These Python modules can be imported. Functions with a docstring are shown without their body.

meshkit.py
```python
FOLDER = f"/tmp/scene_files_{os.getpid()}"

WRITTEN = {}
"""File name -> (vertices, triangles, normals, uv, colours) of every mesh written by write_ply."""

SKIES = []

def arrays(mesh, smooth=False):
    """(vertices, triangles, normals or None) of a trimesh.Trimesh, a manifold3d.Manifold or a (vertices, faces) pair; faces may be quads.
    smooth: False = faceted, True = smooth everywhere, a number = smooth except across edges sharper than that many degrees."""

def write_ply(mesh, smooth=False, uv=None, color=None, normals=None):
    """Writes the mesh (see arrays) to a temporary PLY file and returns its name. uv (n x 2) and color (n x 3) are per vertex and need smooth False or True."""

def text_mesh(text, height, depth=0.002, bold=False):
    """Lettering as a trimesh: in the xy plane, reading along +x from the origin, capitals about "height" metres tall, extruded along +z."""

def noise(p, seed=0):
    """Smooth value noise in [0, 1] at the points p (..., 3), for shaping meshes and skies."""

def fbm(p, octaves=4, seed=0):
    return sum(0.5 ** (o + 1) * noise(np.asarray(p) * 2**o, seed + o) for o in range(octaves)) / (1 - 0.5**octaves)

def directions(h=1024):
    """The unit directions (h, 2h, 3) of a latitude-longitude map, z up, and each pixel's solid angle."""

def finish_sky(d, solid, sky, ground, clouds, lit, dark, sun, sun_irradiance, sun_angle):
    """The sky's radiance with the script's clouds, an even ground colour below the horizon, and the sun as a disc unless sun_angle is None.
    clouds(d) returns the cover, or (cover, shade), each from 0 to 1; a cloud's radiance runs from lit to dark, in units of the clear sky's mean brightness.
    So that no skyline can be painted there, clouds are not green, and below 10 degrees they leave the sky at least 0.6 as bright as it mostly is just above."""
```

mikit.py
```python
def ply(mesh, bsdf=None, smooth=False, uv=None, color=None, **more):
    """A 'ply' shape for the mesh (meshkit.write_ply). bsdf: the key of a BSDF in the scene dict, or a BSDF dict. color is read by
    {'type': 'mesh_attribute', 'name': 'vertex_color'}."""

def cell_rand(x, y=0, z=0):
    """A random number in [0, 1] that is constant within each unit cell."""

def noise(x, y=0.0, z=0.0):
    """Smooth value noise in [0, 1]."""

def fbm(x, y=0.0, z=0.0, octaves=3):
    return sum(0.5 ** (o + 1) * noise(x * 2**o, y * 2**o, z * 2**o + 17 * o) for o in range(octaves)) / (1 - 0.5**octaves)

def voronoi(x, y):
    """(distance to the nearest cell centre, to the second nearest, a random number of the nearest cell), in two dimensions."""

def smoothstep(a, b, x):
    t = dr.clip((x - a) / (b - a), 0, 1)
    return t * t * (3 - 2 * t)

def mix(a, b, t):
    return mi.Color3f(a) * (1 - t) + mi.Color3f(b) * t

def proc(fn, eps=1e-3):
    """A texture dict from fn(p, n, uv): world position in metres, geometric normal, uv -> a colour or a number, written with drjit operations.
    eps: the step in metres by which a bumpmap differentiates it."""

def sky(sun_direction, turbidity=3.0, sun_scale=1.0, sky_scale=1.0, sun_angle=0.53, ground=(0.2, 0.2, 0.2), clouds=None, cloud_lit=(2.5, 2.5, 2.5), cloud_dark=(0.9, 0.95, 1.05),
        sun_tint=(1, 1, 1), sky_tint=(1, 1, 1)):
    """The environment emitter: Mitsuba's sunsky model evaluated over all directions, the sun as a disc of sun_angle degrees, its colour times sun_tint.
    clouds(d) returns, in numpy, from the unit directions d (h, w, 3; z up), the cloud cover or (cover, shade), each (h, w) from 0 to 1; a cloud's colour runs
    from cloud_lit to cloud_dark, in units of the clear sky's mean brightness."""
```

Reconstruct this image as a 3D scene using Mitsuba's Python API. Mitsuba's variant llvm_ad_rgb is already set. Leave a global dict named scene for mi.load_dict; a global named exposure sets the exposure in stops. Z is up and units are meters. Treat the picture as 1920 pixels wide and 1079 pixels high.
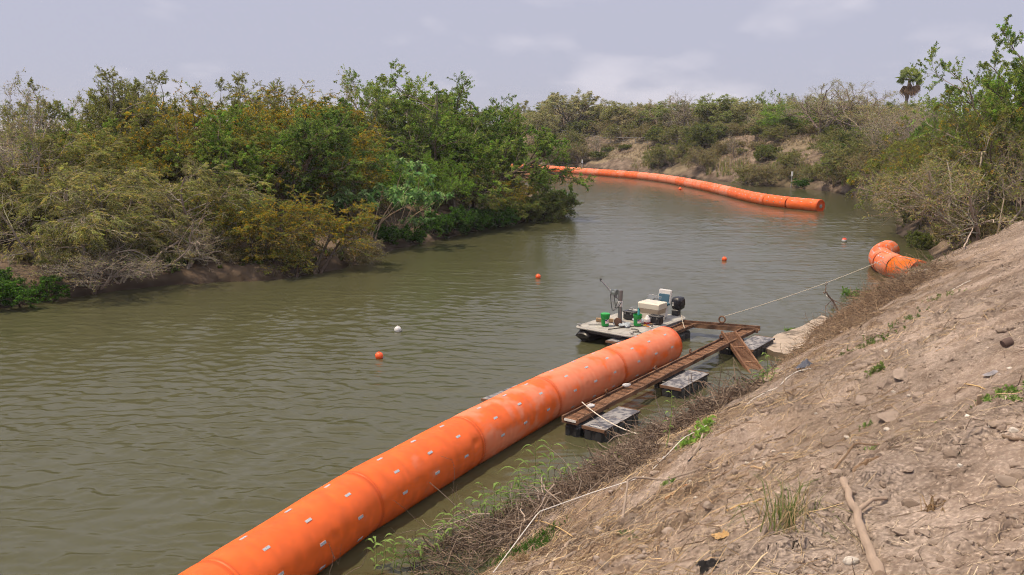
import math
import numpy as np
import trimesh
import shapely
from scipy.spatial import cKDTree
import mitsuba as mi
import drjit as dr
import mikit
import meshkit

T = mi.ScalarTransform4f
scene, labels = {}, {}

# ------------------------------------------------------------------ camera, sky, exposure
FOC, EYE, HORIZON = 1600.0, 7.3, 245.0          # focal length in photo pixels, eye above the water (m), horizon row
PITCH = math.atan((539.5 - HORIZON) / FOC)
scene['camera'] = {
    'type': 'perspective', 'fov': math.degrees(2 * math.atan(960 / FOC)), 'fov_axis': 'x', 'near_clip': 0.2, 'far_clip': 6000.0,
    'to_world': T().look_at(origin=[0, 0, EYE], target=[0, math.cos(PITCH), EYE - math.sin(PITCH)], up=[0, 0, 1])}


def smooth(a, b, x):
    t = np.clip((x - a) / (b - a), 0, 1)
    return t * t * (3 - 2 * t)


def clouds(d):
    """A hazy spring sky: even milky cover with faint wisps of cloud, brightened overhead for its light on the water."""
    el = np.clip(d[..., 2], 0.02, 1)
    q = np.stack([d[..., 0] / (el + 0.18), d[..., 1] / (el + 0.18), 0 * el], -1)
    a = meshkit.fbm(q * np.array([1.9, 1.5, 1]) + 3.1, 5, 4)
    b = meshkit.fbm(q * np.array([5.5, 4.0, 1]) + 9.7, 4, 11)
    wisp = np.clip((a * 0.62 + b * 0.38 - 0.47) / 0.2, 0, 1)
    high = smooth(0.18, 0.8, d[..., 2])                     # cloud brightness added above the view, to lift water reflections and shadow fill
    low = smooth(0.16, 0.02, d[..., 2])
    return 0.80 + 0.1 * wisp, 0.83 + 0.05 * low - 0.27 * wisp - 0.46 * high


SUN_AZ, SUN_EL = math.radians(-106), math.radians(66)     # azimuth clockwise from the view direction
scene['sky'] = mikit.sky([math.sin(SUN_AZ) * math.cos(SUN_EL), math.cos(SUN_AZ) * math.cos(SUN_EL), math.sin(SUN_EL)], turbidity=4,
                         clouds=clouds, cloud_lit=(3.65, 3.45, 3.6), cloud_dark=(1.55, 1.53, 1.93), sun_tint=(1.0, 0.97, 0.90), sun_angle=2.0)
exposure = 1.4


# ------------------------------------------------------------------ helpers
def at(px, py, z=0.0):
    """The point at height z that stands at this place of the photograph."""
    u, v = px - 960.0, py - 539.5
    k = (EYE - z) / (v * math.cos(PITCH) + FOC * math.sin(PITCH))
    return np.array([u * k, (FOC * math.cos(PITCH) - v * math.sin(PITCH)) * k, z])


def column(px, Y):
    """x of a thing standing at the distance Y in this column of the photograph (near the horizon)."""
    return (px - 960.0) * Y / FOC / math.cos(PITCH) * 0.985


def unit(v):
    v = np.asarray(v, float)
    return v / np.maximum(np.linalg.norm(v, axis=-1, keepdims=True), 1e-12)


def numbered(name):
    if name not in used:
        used.add(name)
        return name
    n = counters.get(name, 0) + 1
    while f'{name}_{n:03d}' in used:
        n += 1
    counters[name] = n
    used.add(f'{name}_{n:03d}')
    return f'{name}_{n:03d}'


used, counters = set(), {}


def tag(key, label=None, category=None, group=None, kind=None):
    e = {k: v for k, v in (('label', label), ('category', category), ('group', group), ('kind', kind)) if v}
    labels[key] = e
    return key


def thing(name, label, category, group=None):
    return tag(numbered(name), label, category, group)


class MB:
    """Collects coloured pieces into one mesh."""

    def __init__(self):
        self.v, self.f, self.c, self.n = [], [], [], 0

    def add(self, v, f, color):
        v = np.asarray(v, float)
        f = np.asarray(f, int)
        if f.shape[1] == 4:
            f = np.vstack([f[:, [0, 1, 2]], f[:, [0, 2, 3]]])
        c = np.asarray(color, float)
        if c.ndim == 1:
            c = np.tile(c, (len(v), 1))
        self.v.append(v)
        self.f.append(f + self.n)
        self.c.append(c)
        self.n += len(v)
        return self

    def mesh(self, m, color):
        return self.add(m.vertices, m.faces, color)

    def box(self, center, size, color, yaw=0.0, bevel=0.0, frame=None):
        """A box (edges chamfered if bevel) turned by yaw about z, or laid into the frame (3 x 3 rows = its axes)."""
        x, y, z = (s / 2 for s in size)
        if bevel:
            pts = []
            b = min(bevel, x * .6, y * .6, z * .6)
            for sx in (-1, 1):
                for sy in (-1, 1):
                    for sz in (-1, 1):
                        pts += [(sx * x, sy * (y - b), sz * (z - b)), (sx * (x - b), sy * y, sz * (z - b)), (sx * (x - b), sy * (y - b), sz * z)]
            m = trimesh.convex.convex_hull(np.array(pts))
            v, f = m.vertices[m.faces].reshape(-1, 3), np.arange(len(m.faces) * 3).reshape(-1, 3)
        else:
            m = trimesh.creation.box((2 * x, 2 * y, 2 * z))
            v, f = m.vertices[m.faces].reshape(-1, 3), np.arange(36).reshape(-1, 3)
        R = np.array([[math.cos(yaw), math.sin(yaw), 0], [-math.sin(yaw), math.cos(yaw), 0], [0, 0, 1]]) if frame is None else np.asarray(frame)
        return self.add(v @ R + np.asarray(center), f, color)

    def tube(self, pts, rad, color, sides=8, caps=True):
        pts = np.asarray(pts, float)
        rad = np.broadcast_to(np.asarray(rad, float), (len(pts),))
        v, f = tubes(pts[None], rad[None], sides)
        self.add(v, f, color)
        if caps:
            n = len(pts)
            for i, flip in ((0, 1), (n - 1, 0)):
                ring = v[i * sides:(i + 1) * sides]
                vv = np.vstack([ring, ring.mean(0)])
                k = np.arange(sides)
                tri = np.stack([k, (k + 1) % sides, np.full(sides, sides)], 1)
                self.add(vv, tri[:, ::-1] if flip else tri, color)
        return self

    def lathe(self, prof, color, sides=24, center=(0, 0, 0), frame=None):
        """prof: (radius, height) pairs turned about the frame's third axis."""
        prof = np.asarray(prof, float)
        a = np.arange(sides) * 2 * np.pi / sides
        v = np.stack([prof[:, None, 0] * np.cos(a), prof[:, None, 0] * np.sin(a), np.repeat(prof[:, 1:2], sides, 1)], -1).reshape(-1, 3)
        f = []
        for i in range(len(prof) - 1):
            k = np.arange(sides)
            q = np.stack([i * sides + k, i * sides + (k + 1) % sides, (i + 1) * sides + (k + 1) % sides, (i + 1) * sides + k], 1)
            f.append(q)
        R = np.eye(3) if frame is None else np.asarray(frame)
        return self.add(v @ R + np.asarray(center), np.vstack(f), color)

    def arrays(self):
        return np.vstack(self.v), np.vstack(self.f), np.vstack(self.c)

    def dict(self, bsdf, smooth=False):
        v, f, c = self.arrays()
        if smooth is not True and smooth is not False:       # a smoothing angle: split the sharp edges by hand, keep the colours
            m = trimesh.Trimesh(v, f, process=False)
            fn = m.face_normals
            vv, cc = v[f].reshape(-1, 3), c[f].reshape(-1, 3)
            q = np.unique(np.round(vv, 5), axis=0, return_inverse=True)[1].ravel()
            order = np.argsort(q, kind='stable')
            fnv, area = np.repeat(fn, 3, 0), np.repeat(m.area_faces, 3)
            out = fnv.copy()
            cos = math.cos(math.radians(smooth))
            bounds = np.flatnonzero(np.diff(q[order])) + 1
            for g in np.split(order, bounds):
                d = fnv[g] @ fnv[g].T > cos
                out[g] = unit((d * area[g][None]) @ fnv[g])
            path = meshkit.write_ply((vv, np.arange(len(vv)).reshape(-1, 3)), False, None, cc, normals=out)
            return {'type': 'ply', 'filename': path, 'face_normals': False, 'bsdf': {'type': 'ref', 'id': bsdf}}
        if smooth is False:                                   # facets: nothing shared
            v, c, f = v[f].reshape(-1, 3), c[f].reshape(-1, 3), np.arange(f.size).reshape(-1, 3)
        return mikit.ply((v, f), bsdf, smooth=smooth, color=c)

    def build(self, key, bsdf='matte', smooth=False, **more):
        scene[key] = {**self.dict(bsdf, smooth), **more}
        return key


def part(holder, name):
    return numbered(f'{holder}__{name}')


def tubes(P, R, sides):
    """(vertices, quads) of tubes along the polylines P (n, K, 3) with the radii R (n, K)."""
    n, K, _ = P.shape
    t = np.gradient(P, axis=1)
    t = unit(t)
    ref = np.where(np.abs(t[:, :1, 2:3]) < 0.9, np.array([0, 0, 1.0]), np.array([1.0, 0, 0]))
    a = unit(np.cross(t, np.broadcast_to(ref, t.shape)))
    b = np.cross(t, a)
    ang = np.arange(sides) * 2 * np.pi / sides
    v = P[:, :, None] + R[:, :, None, None] * (a[:, :, None] * np.cos(ang)[:, None] + b[:, :, None] * np.sin(ang)[:, None])
    base = (np.arange(n) * K * sides)[:, None, None] + (np.arange(K - 1) * sides)[None, :, None]
    k = np.arange(sides)
    q = np.stack([base + k, base + k + sides, base + (k + 1) % sides + sides, base + (k + 1) % sides], -1)
    return v.reshape(-1, 3), q.reshape(-1, 4)


def lines(rng, start, direction, length, K, wander, tropism=(0, 0, 0)):
    """n wandering polylines (n, K, 3)."""
    p, d = np.array(start, float), unit(direction)
    out = [p.copy()]
    step = (np.asarray(length) / (K - 1))[:, None]
    for _ in range(K - 1):
        d = unit(d + wander * rng.normal(size=d.shape) + np.asarray(tropism) / (K - 1))
        p = p + d * step
        out.append(p.copy())
    return np.stack(out, 1)


def vary(rng, color, n, spread=0.12, hue=0.06):
    c = np.asarray(color) * (1 + spread * rng.normal(size=(n, 1))) * (1 + hue * rng.normal(size=(n, 3)))
    return np.clip(c, 0.004, 0.9)


# ------------------------------------------------------------------ materials
VC = {'type': 'mesh_attribute', 'name': 'vertex_color'}
scene['leaf'] = {'type': 'principledthin', 'base_color': VC, 'roughness': 0.55, 'diff_trans': 1.0}
scene['matte'] = {'type': 'twosided', 'bsdf': {'type': 'principled', 'base_color': VC, 'roughness': 0.9, 'specular': 0.2}}
scene['gloss'] = {'type': 'twosided', 'bsdf': {'type': 'principled', 'base_color': VC, 'roughness': 0.38, 'specular': 0.5}}
scene['orange'] = {'type': 'twosided', 'bsdf': {'type': 'principled', 'base_color': VC, 'roughness': 0.46, 'specular': 0.4}}
scene['orange_thin'] = {'type': 'principledthin', 'base_color': VC, 'roughness': 0.5, 'diff_trans': 0.55}
scene['metal'] = {'type': 'twosided', 'bsdf': {'type': 'principled', 'base_color': VC, 'roughness': 0.5, 'metallic': 0.7}}
scene['tape'] = {'type': 'twosided', 'bsdf': {'type': 'principled', 'base_color': {'type': 'rgb', 'value': [0.42, 0.44, 0.48]}, 'roughness': 0.35, 'specular': 0.6}}
scene['glass'] = {'type': 'thindielectric', 'int_ior': 1.5}
scene['water_surface'] = {'type': 'roughplastic', 'distribution': 'ggx', 'alpha': 0.028, 'int_ior': 1.33, 'nonlinear': False,
                          'diffuse_reflectance': {'type': 'rgb', 'value': [0.073, 0.074, 0.037]}}


def dirt_color(p, n, uv):
    big = mikit.fbm(p.x * 0.5, p.y * 0.5, p.z * 0.5, 3)
    mid = mikit.fbm(p.x * 5, p.y * 5, p.z * 5, 3)
    fine = mikit.fbm(p.x * 45, p.y * 45, p.z * 45, 2)
    c = mikit.mix((0.200, 0.150, 0.118), (0.330, 0.266, 0.224), mikit.smoothstep(0.3, 0.7, 0.45 * big + 0.55 * mid))
    c = mikit.mix(c, (0.40, 0.335, 0.285), 0.5 * mikit.smoothstep(0.56, 0.72, fine * 0.6 + big * 0.4))
    mat = mikit.smoothstep(0.42, 0.60, mikit.fbm(p.x * 1.3, p.y * 1.3, 7.0, 4)) * mikit.smoothstep(4.3, 2.4, p.z)      # decayed straw and silt of the last flood
    c = mikit.mix(c, (0.215, 0.150, 0.100), 0.75 * mat)
    damp = mikit.smoothstep(0.45, 0.05, p.z + 0.25 * (mid - 0.5))
    return c * (0.60 + 0.80 * fine) * (1 - 0.55 * damp)


def dirt_relief(p, n, uv):
    wx, wy = p.x + 0.03 * mikit.noise(p.x * 17, p.y * 17, 3.0), p.y + 0.03 * mikit.noise(p.x * 17, p.y * 17, 9.0)
    a1, a2, _ = mikit.voronoi(wx * 13, wy * 13)
    b1, b2, _ = mikit.voronoi(wx * 34 + 5, wy * 34)
    crumb = dr.minimum(a2 - a1, 0.35) * 1.3 + 0.55 * dr.minimum(b2 - b1, 0.4)
    loose = mikit.smoothstep(0.42, 0.58, mikit.fbm(p.x * 0.9, p.y * 0.9, 2.0, 3))
    return 0.8 * mikit.fbm(p.x * 22, p.y * 22, p.z * 22, 4) + crumb * (0.25 + 0.75 * loose)


scene['dirt'] = {'type': 'twosided', 'bsdf': {'type': 'bumpmap', 'arbitrary': mikit.proc(dirt_relief, eps=3e-3), 'scale': 0.055,
                                             'bsdf': {'type': 'principled', 'base_color': mikit.proc(dirt_color), 'roughness': 0.95, 'specular': 0.15}}}


def land_color(p, n, uv):
    big = mikit.fbm(p.x * 0.12, p.y * 0.12, p.z * 0.3, 3)
    mid = mikit.fbm(p.x * 1.1, p.y * 1.1, p.z * 1.6, 4)
    c = mikit.mix((0.115, 0.086, 0.064), (0.190, 0.147, 0.114), mikit.smoothstep(0.35, 0.65, 0.3 * big + 0.7 * mid))
    c = mikit.mix(c, (0.21, 0.175, 0.105), 0.5 * mikit.smoothstep(0.5, 0.62, big))
    litter = mikit.smoothstep(-2.0, -6.0, p.x - 0.12 * (p.y - 60) + 3 * mid) * mikit.smoothstep(95, 80, p.y)
    c = mikit.mix(c, (0.125, 0.092, 0.065), 0.75 * litter)
    damp = mikit.smoothstep(0.5, 0.05, p.z + 0.4 * (mid - 0.5))
    return c * (0.72 + 0.5 * mid) * (1 - 0.55 * damp)


scene['land'] = {'type': 'twosided', 'bsdf': {'type': 'principled', 'base_color': mikit.proc(land_color), 'roughness': 0.95, 'specular': 0.15}}

# ------------------------------------------------------------------ the river's outline and the land's height
RIGHT = np.array([(-53, -48), (-27.8, -17.6), (-.53, 13.03), (-.1, 14.44), (.98, 16.29), (2.27, 18.1), (4.48, 20.73), (6.32, 23.15), (8.3, 25.9), (9.8, 28.3), (12.1, 32.3),
                  (16.6, 38.0), (19.9, 41.4), (23.2, 46), (26.0, 53), (27.6, 61), (34.5, 76.6), (38.5, 92)], float)
FAR = np.array([(38.5, 92), (38.7, 103.7), (36, 111.5), (32.7, 119.4), (28, 132.8), (22.3, 149.6), (10.9, 176), (-6, 195), (-40, 215), (-120, 235), (-300, 240)], float)
LEFT = np.array([(-300, 205), (-120, 200), (-50, 180), (-20, 160), (-3, 135), (2.5, 105), (4.9, 83.5), (4.2, 77), (1.8, 71), (-2.4, 63.2), (-5.7, 56.2), (-8.4, 50.5), (-9.2, 45), (-12, 41.6), (-14.6, 41),
                 (-17.6, 39.6), (-19.8, 37), (-21.4, 34.9), (-27, 28), (-50, 5), (-85, -30)], float)
RIVER = shapely.Polygon(np.vstack([RIGHT, FAR[1:], LEFT]))


def dist_to(line, x, y):
    best = np.full(np.shape(x), 1e9)
    for (ax, ay), (bx, by) in zip(line[:-1], line[1:]):
        dx, dy = bx - ax, by - ay
        t = np.clip(((x - ax) * dx + (y - ay) * dy) / (dx * dx + dy * dy), 0, 1)
        best = np.minimum(best, np.hypot(x - ax - t * dx, y - ay - t * dy))
    return best


def fb(x, y, s, octaves=4, seed=0):
    return meshkit.fbm(np.stack([np.asarray(x) * s, np.asarray(y) * s, np.zeros(np.shape(x))], -1), octaves, seed) - 0.5


def land(x, y):
    """Height of the land (and of the river's bed, below zero), without the fine relief of the near bank."""
    x, y = np.asarray(x, float), np.asarray(y, float)
    dr_, df, dl = dist_to(RIGHT, x, y), dist_to(FAR, x, y), dist_to(LEFT, x, y)
    wet = shapely.contains_xy(RIVER, x, y)
    zr = np.interp(dr_, [0, 0.45, 3.0, 7.3, 9.1, 12.6, 40], [0, 0.35, 2.15, 4.55, 5.35, 6.0, 6.6])
    far_right = smooth(45, 75, y)                              # the right bank grows steeper up-river
    zr = zr * (1 - far_right) + far_right * np.interp(dr_, [0, 1, 6, 12, 40], [0, 0.8, 3.9, 6.6, 6.8])
    zf = np.interp(df, [0, 0.6, 4, 13, 17, 30, 80], [0, 0.8, 2.5, 6.5, 6.9, 6.4, 6.0])
    zl = np.interp(dl, [0, 0.35, 3.5, 9, 20, 60], [0, 0.55, 1.35, 2.3, 3.0, 3.4])
    w = [1 / (d + 0.3) ** 3 for d in (dr_, df, dl)]
    z = (w[0] * zr + w[1] * zf + w[2] * zl) / sum(w)
    near_water = smooth(0.2, 3, np.minimum(np.minimum(dr_, df), dl))
    z = z + near_water * (0.8 * fb(x, y, 0.16, 4, 3) + 0.25 * fb(x, y, 0.9, 3, 5)) * np.where(y > 48, 1.0, 0.55)
    bed = -np.minimum(2.5, 0.06 + 0.4 * np.minimum(np.minimum(dr_, df), dl))
    return np.where(wet, bed, z)


BO, BS, BD = np.array([-2.34, 13.29]), np.array([.636, .772]), np.array([.772, -.636])       # the near bank: origin, along it, up it
S0, S1, D0, D1 = -16.0, 38.0, -1.2, 15.5


def patch(x, y):
    """1 well inside the finely modelled near bank, 0 outside."""
    s, d = (x - BO[0]) * BS[0] + (y - BO[1]) * BS[1], (x - BO[0]) * BD[0] + (y - BO[1]) * BD[1]
    m = np.minimum(np.minimum(s - S0, S1 - s), np.minimum(d - D0, D1 - d))
    return m


_rng = np.random.default_rng(7)
CLODS = []
for size, count in ((0.20, 330), (0.105, 4200), (0.055, 26000)):
    s, d = _rng.uniform(S0, 30, count), _rng.uniform(0.3, D1, count)
    r = size * _rng.uniform(0.5, 1.25, count)
    p = BO + s[:, None] * BS + d[:, None] * BD
    keep = fb(p[:, 0], p[:, 1], 0.35, 3, 21) > (0.0 if size > 0.15 else -0.07)
    CLODS.append((cKDTree(p[keep]), r[keep], _rng.uniform(0.3, 0.85, keep.sum()), size))


def bank(x, y):
    """Height of the near bank with its clods, ridges and ruts."""
    x, y = np.asarray(x, float), np.asarray(y, float)
    z = land(x, y)
    s, d = (x - BO[0]) * BS[0] + (y - BO[1]) * BS[1], (x - BO[0]) * BD[0] + (y - BO[1]) * BD[1]
    dry = smooth(-0.1, 0.6, z)
    rough = dry * (0.16 * fb(x, y, 0.8, 4, 31) + 0.09 * fb(x, y, 3.0, 4, 37) + 0.035 * fb(x, y, 12.0, 3, 41))
    ridge = 0.20 * np.exp(-((d - 8.6 - 0.5 * np.sin(s * 0.5)) / 0.35) ** 2) * smooth(-14, -9, s) * smooth(3, -2, s)     # the edge of the track, thrown up by the digger
    z = z + rough + ridge * dry
    flat = np.stack([x.ravel(), y.ravel()], 1)
    warp = flat + 0.09 * np.stack([fb(flat[:, 0], flat[:, 1], 11, 2, 51), fb(flat[:, 0], flat[:, 1], 11, 2, 53)], 1) * 2
    for tree, r, h, size in CLODS:
        dist, i = tree.query(warp, k=1)
        if dist.ndim > 1:
            dist, i = dist[:, 0], i[:, 0]
        q = np.clip(1 - (dist / r[i]) ** 2, 0, 1)
        bump = np.minimum(q ** 0.5, 0.72) * r[i] * h[i]
        z = z + (bump.reshape(x.shape)) * dry
    return z


def on_bank(px, py):
    """The point of the near bank at this place of the photograph."""
    o, e = np.array([0, 0, EYE]), at(px, py, -1.0)
    d = (e - o) / np.linalg.norm(e - o)
    t = np.linspace(2.0, 75, 1400)
    q = o + t[:, None] * d
    below = np.flatnonzero(land(q[:, 0], q[:, 1]).clip(0) >= q[:, 2])
    i = below[0] if len(below) else len(t) - 1
    x, y = q[i, :2]
    return np.array([x, y, float(bank(np.array([x]), np.array([y]))[0])])


def grid_mesh(X, Y, Z, keep=None):
    n, m = X.shape
    v = np.stack([X, Y, Z], -1).reshape(-1, 3)
    i = (np.arange(n - 1)[:, None] * m + np.arange(m - 1)).reshape(-1)
    q = np.stack([i, i + 1, i + m + 1, i + m], 1)
    if keep is not None:
        k = keep.reshape(-1)
        q = q[k[q].any(1)]
        idx = np.full(len(v), -1)
        u = np.unique(q)
        idx[u] = np.arange(len(u))
        v, q = v[u], idx[q]
    f = np.vstack([q[:, [0, 1, 2]], q[:, [0, 2, 3]]])
    n_ = np.cross(v[f[0, 1]] - v[f[0, 0]], v[f[0, 2]] - v[f[0, 0]])
    return v, (f if n_[2] > 0 else f[:, ::-1])


def graded(edges, steps):
    """Grid lines: from edges[i] to edges[i + 1] in about steps[i] metres."""
    return np.concatenate([np.linspace(a, b, max(2, int(round((b - a) / s)) + 1))[:-1] for a, b, s in zip(edges[:-1], edges[1:], steps)] + [edges[-1:]])


# ------------------------------------------------------------------ the setting: land, near bank, river
gx = graded([-3000, -400, -120, -60, 60, 120, 400, 3000], [400, 40, 4, 0.8, 4, 40, 400])
gy = graded([-400, -60, 0, 60, 215, 300, 600, 4000], [40, 4, 1.0, 0.8, 4, 40, 400])
X, Y = np.meshgrid(gx, gy)
Z = land(X, Y) - 1.0 * smooth(0.6, 2.2, patch(X, Y))
v, f = grid_mesh(X, Y, Z)
scene['ground'] = mikit.ply((v, f), 'land', smooth=True)
tag('ground', 'dry earth banks and plain on both sides of the river', kind='structure')

s_, d_ = graded([S0, -12.5, -3, 6, 16, S1], [0.1, 0.026, 0.036, 0.06, 0.13]), graded([D0, 0.4, 4.0, 10.2, D1], [0.08, 0.04, 0.027, 0.08])
S, D = np.meshgrid(s_, d_)
X, Y = BO[0] + S * BS[0] + D * BD[0], BO[1] + S * BS[1] + D * BD[1]
Z = bank(X, Y) - 0.7 * smooth(0.7, 0.0, patch(X, Y))
v, f = grid_mesh(X, Y, Z)
scene['river_bank'] = mikit.ply((v, f), 'dirt', smooth=True)
tag('river_bank', 'bare cloddy tan dirt slope of the near river bank', kind='structure')


def waves(x, y):
    """Small wind ripples: a gentle swell of crossing wavelets with steep little fronts in the gusts."""
    rng = np.random.default_rng(5)
    z = np.zeros_like(x)
    gust = np.clip(0.75 + 1.5 * fb(x, y, 0.10, 3, 61), 0.35, 1.4)
    wx, wy = x + 0.9 * fb(x, y, 0.55, 3, 63), y + 0.9 * fb(x, y, 0.55, 3, 65)
    for k in range(30):
        lam = rng.choice([rng.uniform(.18, .32), rng.uniform(.32, .6), rng.uniform(.6, 1.2)], p=[.42, .42, .16])
        th = rng.normal(0.10, 0.5)
        ph = (wx * math.sin(th) + wy * math.cos(th)) * 2 * np.pi / lam + rng.uniform(0, 6.28)
        z += 0.0055 * lam * rng.uniform(0.5, 1.2) * np.sin(ph)
    for k in range(9):
        lam = rng.uniform(.30, .72)
        th = rng.normal(0.10, 0.28)
        ph = (wx * math.sin(th) + wy * math.cos(th)) / lam + rng.uniform(0, 6.28) + 1.6 * fb(x, y, 1.1, 3, 67 + k)
        fr_ = ph - np.floor(ph)
        front = np.where(fr_ < .78, fr_ / .78, (1 - fr_) / .22)            # long back, short steep front
        patch_ = smooth(0.02, 0.2, fb(x * .55, y, .8, 3, 80 + k))
        z += 0.054 * lam * front ** 1.6 * patch_
    return z * gust


yl = [9.0]
while yl[-1] < 260:
    yl.append(yl[-1] + max(0.042, 0.0030 * yl[-1] * (1 + max(0, yl[-1] - 80) / 90)))
xl = graded([-300, -60, -32, 48, 120], [12, 1.0, 0.105, 4])
X, Y = np.meshgrid(xl, np.array(yl))
inside = shapely.contains_xy(RIVER.buffer(0.8), X, Y)
v, f = grid_mesh(X, Y, np.zeros_like(X), inside)
v[:, 2] = waves(v[:, 0], v[:, 1]) * np.interp(v[:, 1], [9, 35, 70, 140, 200], [.82, .8, .6, 0.5, 0.45])
scene['river'] = mikit.ply((v, f), 'water_surface', smooth=True)
tag('river', 'murky olive green river water with small wind ripples', kind='structure')

# ------------------------------------------------------------------ the orange floating barriers
RAD, SEC = 0.61, 3.6
ORANGE, DEEP, CHALK = np.array([0.76, 0.128, 0.018]), np.array([0.68, 0.075, 0.008]), np.array([0.70, 0.25, 0.145])


def frame_of(a, b):
    t = unit(np.asarray(b) - np.asarray(a))
    side = unit(np.cross(t, [0, 0, 1.0]))
    return t, side, np.cross(side, t)


def section_profile(L, closed, R=RAD):
    e = 0.045
    p = [(0.0, R * .945), (0.012, R * .982), (e, R * .992), (e + .028, R * .970), (e + .06, R * .997), (0.2, R * 1.0)]
    mid = [(t, R * (1 + 0.008 * math.sin(3 * t))) for t in np.linspace(0.35, L - 0.35, 34)]
    q = [(L - t, r) for t, r in p[::-1]]
    if closed:
        q = [(L - 0.2, R), (L - 0.05, R), (L - 0.012, R * .985), (L, R * .955)]
    return np.array(p + mid + q)


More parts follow.
